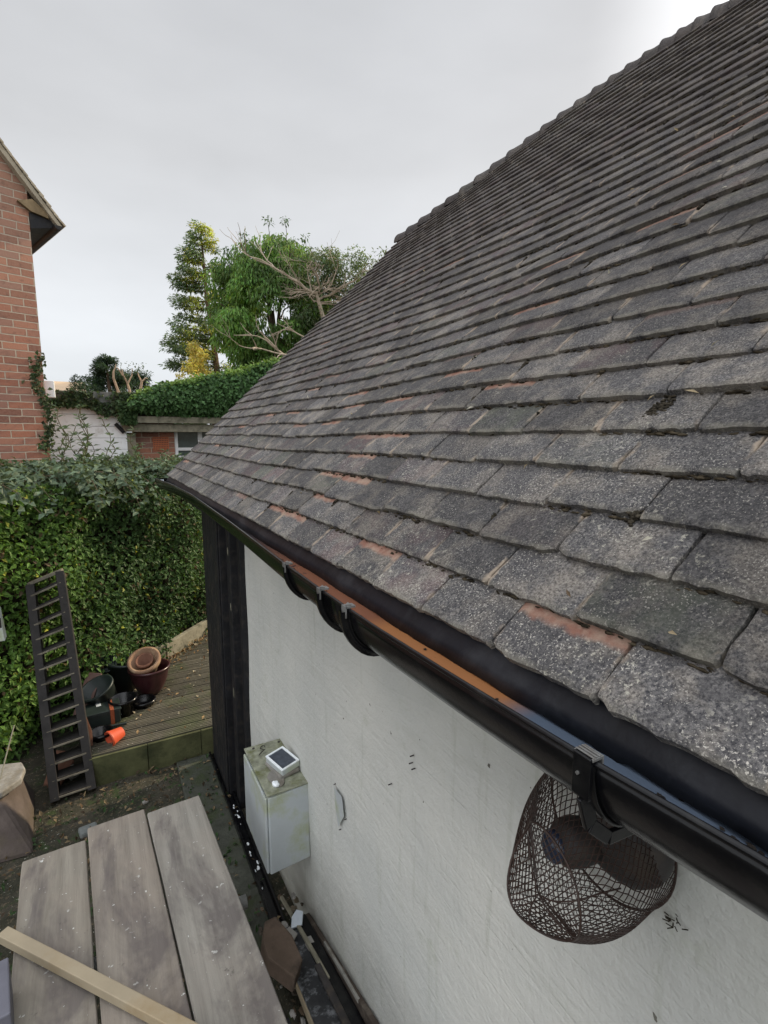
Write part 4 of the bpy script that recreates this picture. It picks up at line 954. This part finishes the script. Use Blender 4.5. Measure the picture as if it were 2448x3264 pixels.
wf = wn.build('window', M['upvc'], ob, bevel=.004); t = MB(); box(t, 1.085, 1.575, 8.245, 8.25, -.29, .10); t.build('pane', M['glass'], wf)
pg = empty('pergola', (.95, 7.95, GZ), 'weathered timber pergola beams in front of the low brick outbuilding', 'pergola')
t = MB(); box(t, .47, 3.2, 7.86, 7.93, .175, .265); t.build('beam', M['timbgrey'], pg, bevel=.005)
t = MB(); V = [(.33, 7.94, .165), (.385, 7.94, .055), (3.2, 7.94, .055), (3.2, 7.94, .165)]; V += [(x, 8.0, z) for x, _, z in V]
t.add(V, [(3, 2, 1, 0), (4, 5, 6, 7), (0, 1, 5, 4), (1, 2, 6, 5), (2, 3, 7, 6), (3, 0, 4, 7)]); t.build('beam', M['timbgrey'], pg, bevel=.004)
t = MB(); box(t, .405, .515, 8.03, 8.12, GZ, .05); t.build('post', M['timbgrey'], pg, bevel=.006)
t = MB(); bar(t, (.275, 7.99, .165), (.375, 7.99, .045), .02, .05, up=(0, 0, 1)); t.build('brace', M['blackwood'], pg)
# ivy
iv = MB(); P = []; C = []; NN = []
for i in range(15000):
    x = random.uniform(.45, 2.6); f = random.random(); zt = np.interp(x, [.45, .75, 1.1, 1.8, 2.6], [.50, .64, .74, .90, 1.15])+.035*math.sin(x*9)+.02*math.sin(x*23); zb = np.interp(x, [.45, .7, 1, 2.6], [.36, .32, .29, .27])
    z = zb+(zt-zb)*f; P.append((x, 7.80+random.gauss(0, .05)+.14*abs(2*f-1)**2, z)); C.append(np.array((.055, .115, .038))*random.uniform(.5, 1.5)); NN.append((0, -1, .6))
for i in range(2600):
    x = random.uniform(.45, 2.6); zt = np.interp(x, [.45, .75, 1.1, 1.8, 2.6], [.50, .64, .74, .90, 1.15]); P.append((x, random.uniform(7.8, 8.7), zt+random.gauss(0, .03))); C.append(np.array((.11, .19, .04))*random.uniform(.7, 1.4)); NN.append((0, -.3, 1))  # top leaves coloured a yellower green as painted sunlight
leaves(iv, P, np.tile([0, -.3, -.6], (len(P), 1)), .058, .048, C, jit=.5, Nrm=NN)
ivr = empty('ivy_mass', (1.5, 7.9, .25), 'thick dark ivy heaped over the roof above the timber pergola', 'ivy')
for i in range(500): P.append((random.uniform(.33, .52), 7.85+random.gauss(0, .02), random.uniform(.17, .45))); C.append((.045, .085, .032)); NN.append((0, -1, .5))
leaves(iv, P[-500:], np.tile([0, -.3, -.6], (500, 1)), .058, .048, C[-500:], jit=.5, Nrm=NN[-500:])
iv.build('foliage', M['leaf'], ivr)
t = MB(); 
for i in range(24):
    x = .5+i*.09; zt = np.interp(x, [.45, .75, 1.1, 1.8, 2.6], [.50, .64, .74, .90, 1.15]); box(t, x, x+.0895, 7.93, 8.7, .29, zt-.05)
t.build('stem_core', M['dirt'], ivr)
iv = MB(); P = []
for i in range(1500):
    x = random.uniform(-.45, .78); drop = (.03+.10*max(0, math.sin(x*7+.5))**2+.22*max(0, (x-.05))**1.0*(1 if x < .45 else .4)); z = .44-random.random()*drop+random.gauss(0, .012); P.append((x, 7.92+random.gauss(0, .015), z))
for i in range(420): x = random.choice((random.gauss(-.12, .10), random.gauss(.45, .12))); P.append((x, 7.925, .46+random.random()*.13))
leaves(iv, P, np.tile([0, -.4, -.6], (len(P), 1)), .056, .044, vary((.05, .078, .035), len(P), .45), jit=.5, Nrm=np.tile([0, -1, .5], (len(P), 1)))
tag(iv.build('trailing_ivy', M['leaf']), 'trailing ivy hanging over the grey fascia of the white shed', 'ivy')
iv = MB(); P = []
for i in range(380): z = random.uniform(-.15, .85); x = -.47+.035*math.sin(z*9)+random.gauss(0, .032)+(.05 if z < .5 else 0); P.append((x, 6.745+random.gauss(0, .012), z))
leaves(iv, P, np.tile([0, -.3, -.3], (len(P), 1)), .046, .036, vary((.055, .075, .035), len(P), .4), jit=.6, Nrm=np.tile([0, -1, .5], (len(P), 1)))
tag(iv.build('climbing_ivy', M['leaf']), 'thin ivy climbing the corner of the brick house', 'ivy')

# ---------------------------------------------------------------- trees
def clumps(mb, centres, rads, per, L2, W2, colf, D=(0, 0, -.5), sq=(1, 1, .8), jit=.6, Nrm=(0, -.3, 1)):
    for c_, r in zip(centres, rads):
        n = int(per*r*r) if per > 0 else -per; q = rng.normal(0, 1, (n, 3)); q /= np.linalg.norm(q, axis=1)[:, None]; q *= (rng.uniform(.35, 1, n)**.6*r)[:, None]
        P = np.array(c_)+q*np.array(sq); b_ = colf(c_); leaves(mb, P, np.tile(D, (n, 1))+q*.6/r, L2, W2, vary(b_, n, .35, .08), jit=jit, Nrm=np.tile(Nrm, (n, 1)))
def branch(mb, p, d, L2, r, depth, spread=.7, up=.12, c=(1, 1, 1), tips=None, kids=3):
    path = [Vector(p)]; dd = Vector(d).normalized(); n = 6
    for i in range(n):
        dd = (dd+Vector((random.gauss(0, .17), random.gauss(0, .17), random.gauss(up*.3, .14)))).normalized(); path.append(path[-1]+dd*L2/n)
    tube(mb, path, [r*(1-.55*i/n) for i in range(n+1)], 6 if r > .03 else 4, c)
    if depth > 0:
        for k in range(kids):
            q = path[random.randint(2, n)]; nd = (dd+Vector((random.gauss(0, spread), random.gauss(0, spread*.8), random.gauss(up, spread*.7)))).normalized()
            branch(mb, q, nd, L2*random.uniform(.5, .75), r*.5, depth-1, spread, up, c, tips, kids)
    elif tips is not None: tips.append(path[-1])
# big broadleaf
bt = empty('broadleaf_tree', (5.7, 18, GZ), 'large round dark green broadleaf tree rising beside the garage roof', 'tree')
t = MB(); tube(t, [(5.9, 18, GZ), (5.85, 18, .5), (5.7, 18, 2.5), (5.6, 18, 4.2)], [.28, .24, .17, .08], 10, (.8, .8, .8))
for a in range(9): branch(t, (5.8, 18, 1.2+a*.3), (math.cos(a*2.4), math.sin(a*2.4)*.8, .7), 2.0, .07, 1, c=(.8, .8, .8))
t.build('trunk', M['twig'], bt)
cm = MB(); cen = []; rad = []
for k in range(150):
    a = random.uniform(0, 2*math.pi); u = random.uniform(-1, 1); rr = random.uniform(.62, 1.0)
    rx = 2.0*(1-.10*max(0, -u)); x = 5.55+rx*rr*math.cos(a)*math.sqrt(1-u*u)+.15*math.sin(u*7); y = 18+2.0*rr*math.sin(a)*math.sqrt(1-u*u); z = 4.0+2.35*rr*u+(.25*math.sin(a*3) if u > .4 else 0)
    cen.append((x, y, z)); rad.append(random.uniform(.38, .62))
clumps(cm, cen, rad, 1300, .17, .052, lambda c_: np.array((.115, .215, .048))*random.uniform(.45, 1.3) if c_[0] > 4.0 or random.random() < .6 else np.array((.20, .27, .05)), D=(0, -.1, -1.2), jit=.35)  # yellow clumps at the left edge are sunlight put into leaf colour
for (x, z) in ((4.75, 6.45), (4.9, 6.2), (5.55, 7.05), (6.15, 7.15), (6.85, 6.75), (6.75, 6.4), (6.45, 6.55), (7.1, 6.35), (6.6, 6.15), (4.2, 5.9)):
    clumps(cm, [(x, 18, z)], [.16], -34, .13, .045, lambda c_: (.045, .09, .03), D=(0, 0, -.6))
    tube(cm, [(x, 18, z-.9), (x+.05, 18, z-.4), (x, 18, z)], [.015, .01, .006], 4, (.08, .07, .05))
cm.build('crown', M['tree'], bt)
# half-bare tree in front of it
ht = empty('half_bare_tree', (6.6, 15.6, GZ), 'pale twiggy half-bare tree between the large green tree and the garage roof', 'tree')
t = MB(); tips = []; PB = (3.0, 3.3, 3.5); tube(t, [(6.9, 15.6, GZ), (6.8, 15.6, 1.0), (6.6, 15.6, 3.2), (6.25, 15.6, 4.35)], [.16, .13, .08, .05], 8, PB)
for k in range(13): branch(t, (6.25+random.uniform(-.1, .15), 15.6, 4.0+k*.04), (random.uniform(-.8, 1.4), random.uniform(-.5, .3), random.uniform(-.1, .6)), random.uniform(.7, 1.15), .026, 2, .6, .02, PB, tips, 4)
branch(t, (6.2, 15.6, 4.3), (-1, 0, .30), 1.6, .045, 2, .35, .1, PB, tips); branch(t, (6.3, 15.6, 4.1), (1, 0, .25), 1.3, .04, 2, .4, .1, PB, tips)
branch(t, (5.25, 14.6, 1.9), (-1, 0, .55), 1.2, .045, 2, .35, .1, PB, tips); branch(t, (5.3, 14.6, 2.2), (-1, 0, .25), 1.3, .035, 2, .4, .1, PB, tips)
branch(t, (5.9, 14.6, 2.6), (-1, 0, .4), .9, .03, 2, .5, .1, PB, tips)
t.build('trunk', M['twig'], ht)
cm = MB(); cen = [(6.95+max(-1.2, min(1.3, random.gauss(0, .65))), 16.0+random.gauss(0, .4), 4.75+max(-1.2, min(.75, random.gauss(0, .55)))) for _ in range(95)]
clumps(cm, cen, [random.uniform(.22, .42) for _ in cen], 800, .12, .042, lambda c_: np.array((.085, .125, .06))*random.uniform(.6, 1.4))
cen = [(random.uniform(6.2, 8.2), 16.6+random.gauss(0, .3), random.uniform(1.6, 4.0)) for _ in range(46)]
clumps(cm, cen, [random.uniform(.3, .55) for _ in cen], 900, .14, .05, lambda c_: np.array((.06, .125, .038))*random.uniform(.6, 1.35)); cm.build('crown', M['tree'], ht)
# conifer
cf = empty('conifer_tree', (4.5, 22, GZ), 'tall ragged conifer with golden sunlight coloured into its right side, left of the broadleaf tree', 'tree')
t = MB(); tk = [(4.75, 22, GZ), (4.65, 22, 1.0), (4.45, 22, 3.5), (4.25, 22, 5.5), (4.15, 22, 7.9)]; tube(t, tk, [.17, .15, .11, .08, .02], 8, (1.0, .85, .7))
cm = MB()
for k in range(64):
    z = 2.4+5.5*(k/64)**.92+random.gauss(0, .06); tx = np.interp(z, [1, 3.5, 5.5, 8], [4.65, 4.45, 4.25, 4.15]); f = (z-2.3)/5.7
    left = random.random() < .62; reach = (np.interp(f, [0, .25, .5, .75, 1], [2.0, 1.55, 1.3, .8, .16]) if left else np.interp(f, [0, .5, .8, 1], [.55, .75, .62, .12]))*random.uniform(.65, 1.08)
    a = random.gauss(0, .5); dxx = -reach*math.cos(a) if left else reach*math.cos(a); dy = reach*math.sin(a); tip = (tx+dxx, 22+dy, z+.10*reach-.05)
    tube(t, [(tx, 22, z), (tx+dxx*.5, 22+dy*.5, z-.02), tip], [.03, .018, .006], 4, (.9, .8, .6)); ns = max(2, int(reach*4.6))
    for q in range(ns):
        s_ = (q+1)/ns; c_ = (tx+dxx*s_, 22+dy*s_, z+.02+.10*reach*s_*s_)
        sun_gold = (not left and random.random() < .8) or (left and s_ < .75 and random.random() < .55); col_ = np.array((.33, .37, .07)) if sun_gold else np.array((.085, .13, .060))  # golden clumps are painted sunlight, on the right side and inner crown
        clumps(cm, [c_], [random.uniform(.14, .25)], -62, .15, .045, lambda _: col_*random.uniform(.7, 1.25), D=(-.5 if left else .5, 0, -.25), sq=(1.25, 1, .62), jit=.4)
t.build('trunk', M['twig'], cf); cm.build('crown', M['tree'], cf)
# golden shrub
gs = empty('golden_shrub', (2.5, 14.5, GZ), 'bright yellow shrub in front of the ragged conifer', 'shrub')
t = MB(); tube(t, [(2.5, 14.5, GZ), (2.5, 14.5, 0), (2.45, 14.5, 1.6)], [.06, .05, .02], 6); t.build('trunk', M['twig'], gs)
cm = MB(); cen = [(2.48+random.gauss(0, .30)*(1.15-.9*k/60), 14.5+random.gauss(0, .25), .70+1.6*(k/60)+random.gauss(0, .05)) for k in range(60)]
clumps(cm, cen, [random.uniform(.09, .19) for _ in cen], -75, .075, .032, lambda c_: np.array((.50, .44, .12))*random.uniform(.5, 1.15)); cm.build('crown', M['tree'], gs)
gs2 = empty('green_shrub', (3.6, 14, GZ), 'mid green bushy shrubs behind the ivy and below the broadleaf tree', 'shrub')
t = MB(); tube(t, [(3.6, 14, GZ), (3.6, 14, 1.0)], [.06, .03], 6); t.build('trunk', M['twig'], gs2)
cm = MB(); cen = [(random.uniform(1.7, 6.5), 13.6+random.gauss(0, .3), random.uniform(.1, 1.0)+.10*math.sin(k)) for k in range(90)]
cen += [(random.uniform(3.0, 6.8), 14.4, random.uniform(.8, 1.9)) for k in range(40)]
clumps(cm, cen, [random.uniform(.22, .38) for _ in cen], 1500, .10, .04, lambda c_: np.array((.055, .115, .03))*random.uniform(.6, 1.3) if random.random() < .85 else np.array((.16, .19, .03))); cm.build('crown', M['tree'], gs2)
# small dark conifer + pollard
dc = empty('dark_conifer', (.35, 12.5, GZ), 'small spreading blue-green conifer beyond the white shed', 'tree')
t = MB(); tube(t, [(.4, 12.5, GZ), (.38, 12.5, .8), (.34, 12.5, 1.62)], [.08, .05, .01], 6); cm = MB()
for k in range(44):
    z = .75+.85*(k/44)**1.1; reach = np.interp(z, [.7, 1.0, 1.3, 1.62], [.72, .60, .33, .05])*random.uniform(.7, 1.1); sd_ = random.choice((-1, 1)); a = random.gauss(0, .6)
    for q in range(1, 5):
        s_ = q/4; clumps(cm, [(.36+sd_*reach*s_*math.cos(a), 12.5+reach*s_*math.sin(a), z+.12*reach*s_)], [.085], -60, .055, .018, lambda _: np.array((.032, .062, .035))*random.uniform(.7, 1.3), D=(sd_*.6, 0, .1), jit=.4)
for k in range(60): clumps(cm, [(random.uniform(.1, 1.1), 12.6, random.uniform(.7, 1.05)+.25*math.exp(-((0.9-.85)**2)))], [.11], -60, .06, .02, lambda _: np.array((.034, .066, .034))*random.uniform(.7, 1.2))
cen = [(.93+random.gauss(0, .10), 12.6, 1.0+random.random()*.38) for _ in range(22)]; clumps(cm, cen, [.10]*22, -50, .055, .02, lambda _: (.035, .066, .036))
t.build('trunk', M['twig'], dc); cm.build('crown', M['tree'], dc)
po = empty('pollard_tree', (.75, 11.5, GZ), 'bare cut tan stems of a pollarded tree in front of the dark conifer', 'tree')
t = MB(); sc_ = 11.5/12
for (x0, pts) in ((.50, [(.52, .70), (.50, .92), (.44, 1.15), (.45, 1.28)]), (.70, [(.74, .70), (.71, .95), (.69, 1.05)]), (.90, [(.93, .75), (.92, .95), (.95, 1.10)])):
    tube(t, [(x0, 11.5, GZ)]+[(x*sc_, 11.5, z*sc_) for x, z in pts], [.035]+[.030, .026, .022, .018][:len(pts)], 7, (2.9, 2.9, 2.8))
for (a, b_, c_) in (((.69, 1.05), (.62, 1.22), (.60, 1.33)), ((.69, 1.05), (.78, 1.22), (.79, 1.36)), ((.95, 1.10), (.90, 1.22), (.89, 1.28)), ((.95, 1.10), (1.03, 1.18), (1.07, 1.17)), ((.50, .92), (.60, .76), (.64, .72)), ((.62, 1.2), (.56, 1.30), (.52, 1.36)), ((.45, 1.28), (.49, 1.36), (.50, 1.42)), ((.92, .95), (1.0, .85), (1.08, 1.0))):
    tube(t, [(q[0]*sc_, 11.5, q[1]*sc_) for q in (a, b_, c_)], [.017, .013, .008], 6, (2.9, 2.9, 2.8))
t.build('trunk', M['twig'], po)
cm = MB(); clumps(cm, [(random.uniform(.45, 1.0), 11.5, random.uniform(1.15, 1.4)) for _ in range(8)], [.07]*8, -9, .05, .022, lambda _: (.06, .09, .04)); cm.build('crown', M['tree'], po)
# far house roof
fh = empty('far_house', (-1.0, 21, GZ), 'distant house with a tan roof just above the shed fascia', 'house')
t = MB(); box(t, -2.2, -.15, 20.4, 23, GZ, 1.35); t.build('wall', M['white'], fh)
t = MB(); V = [(-1.35, 20, 1.35), (.0, 20, 1.35), (.0, 24, 1.35), (-1.35, 24, 1.35), (-1.10, 22, 1.90), (-.15, 22, 1.90)]; t.add(V, [(0, 1, 5, 4), (2, 3, 4, 5), (0, 4, 3), (1, 2, 5), (3, 2, 1, 0)]); t.build('roof', M['tan'], fh)

for o in list(bpy.data.objects):
    if '_o' in o: del o['_o']
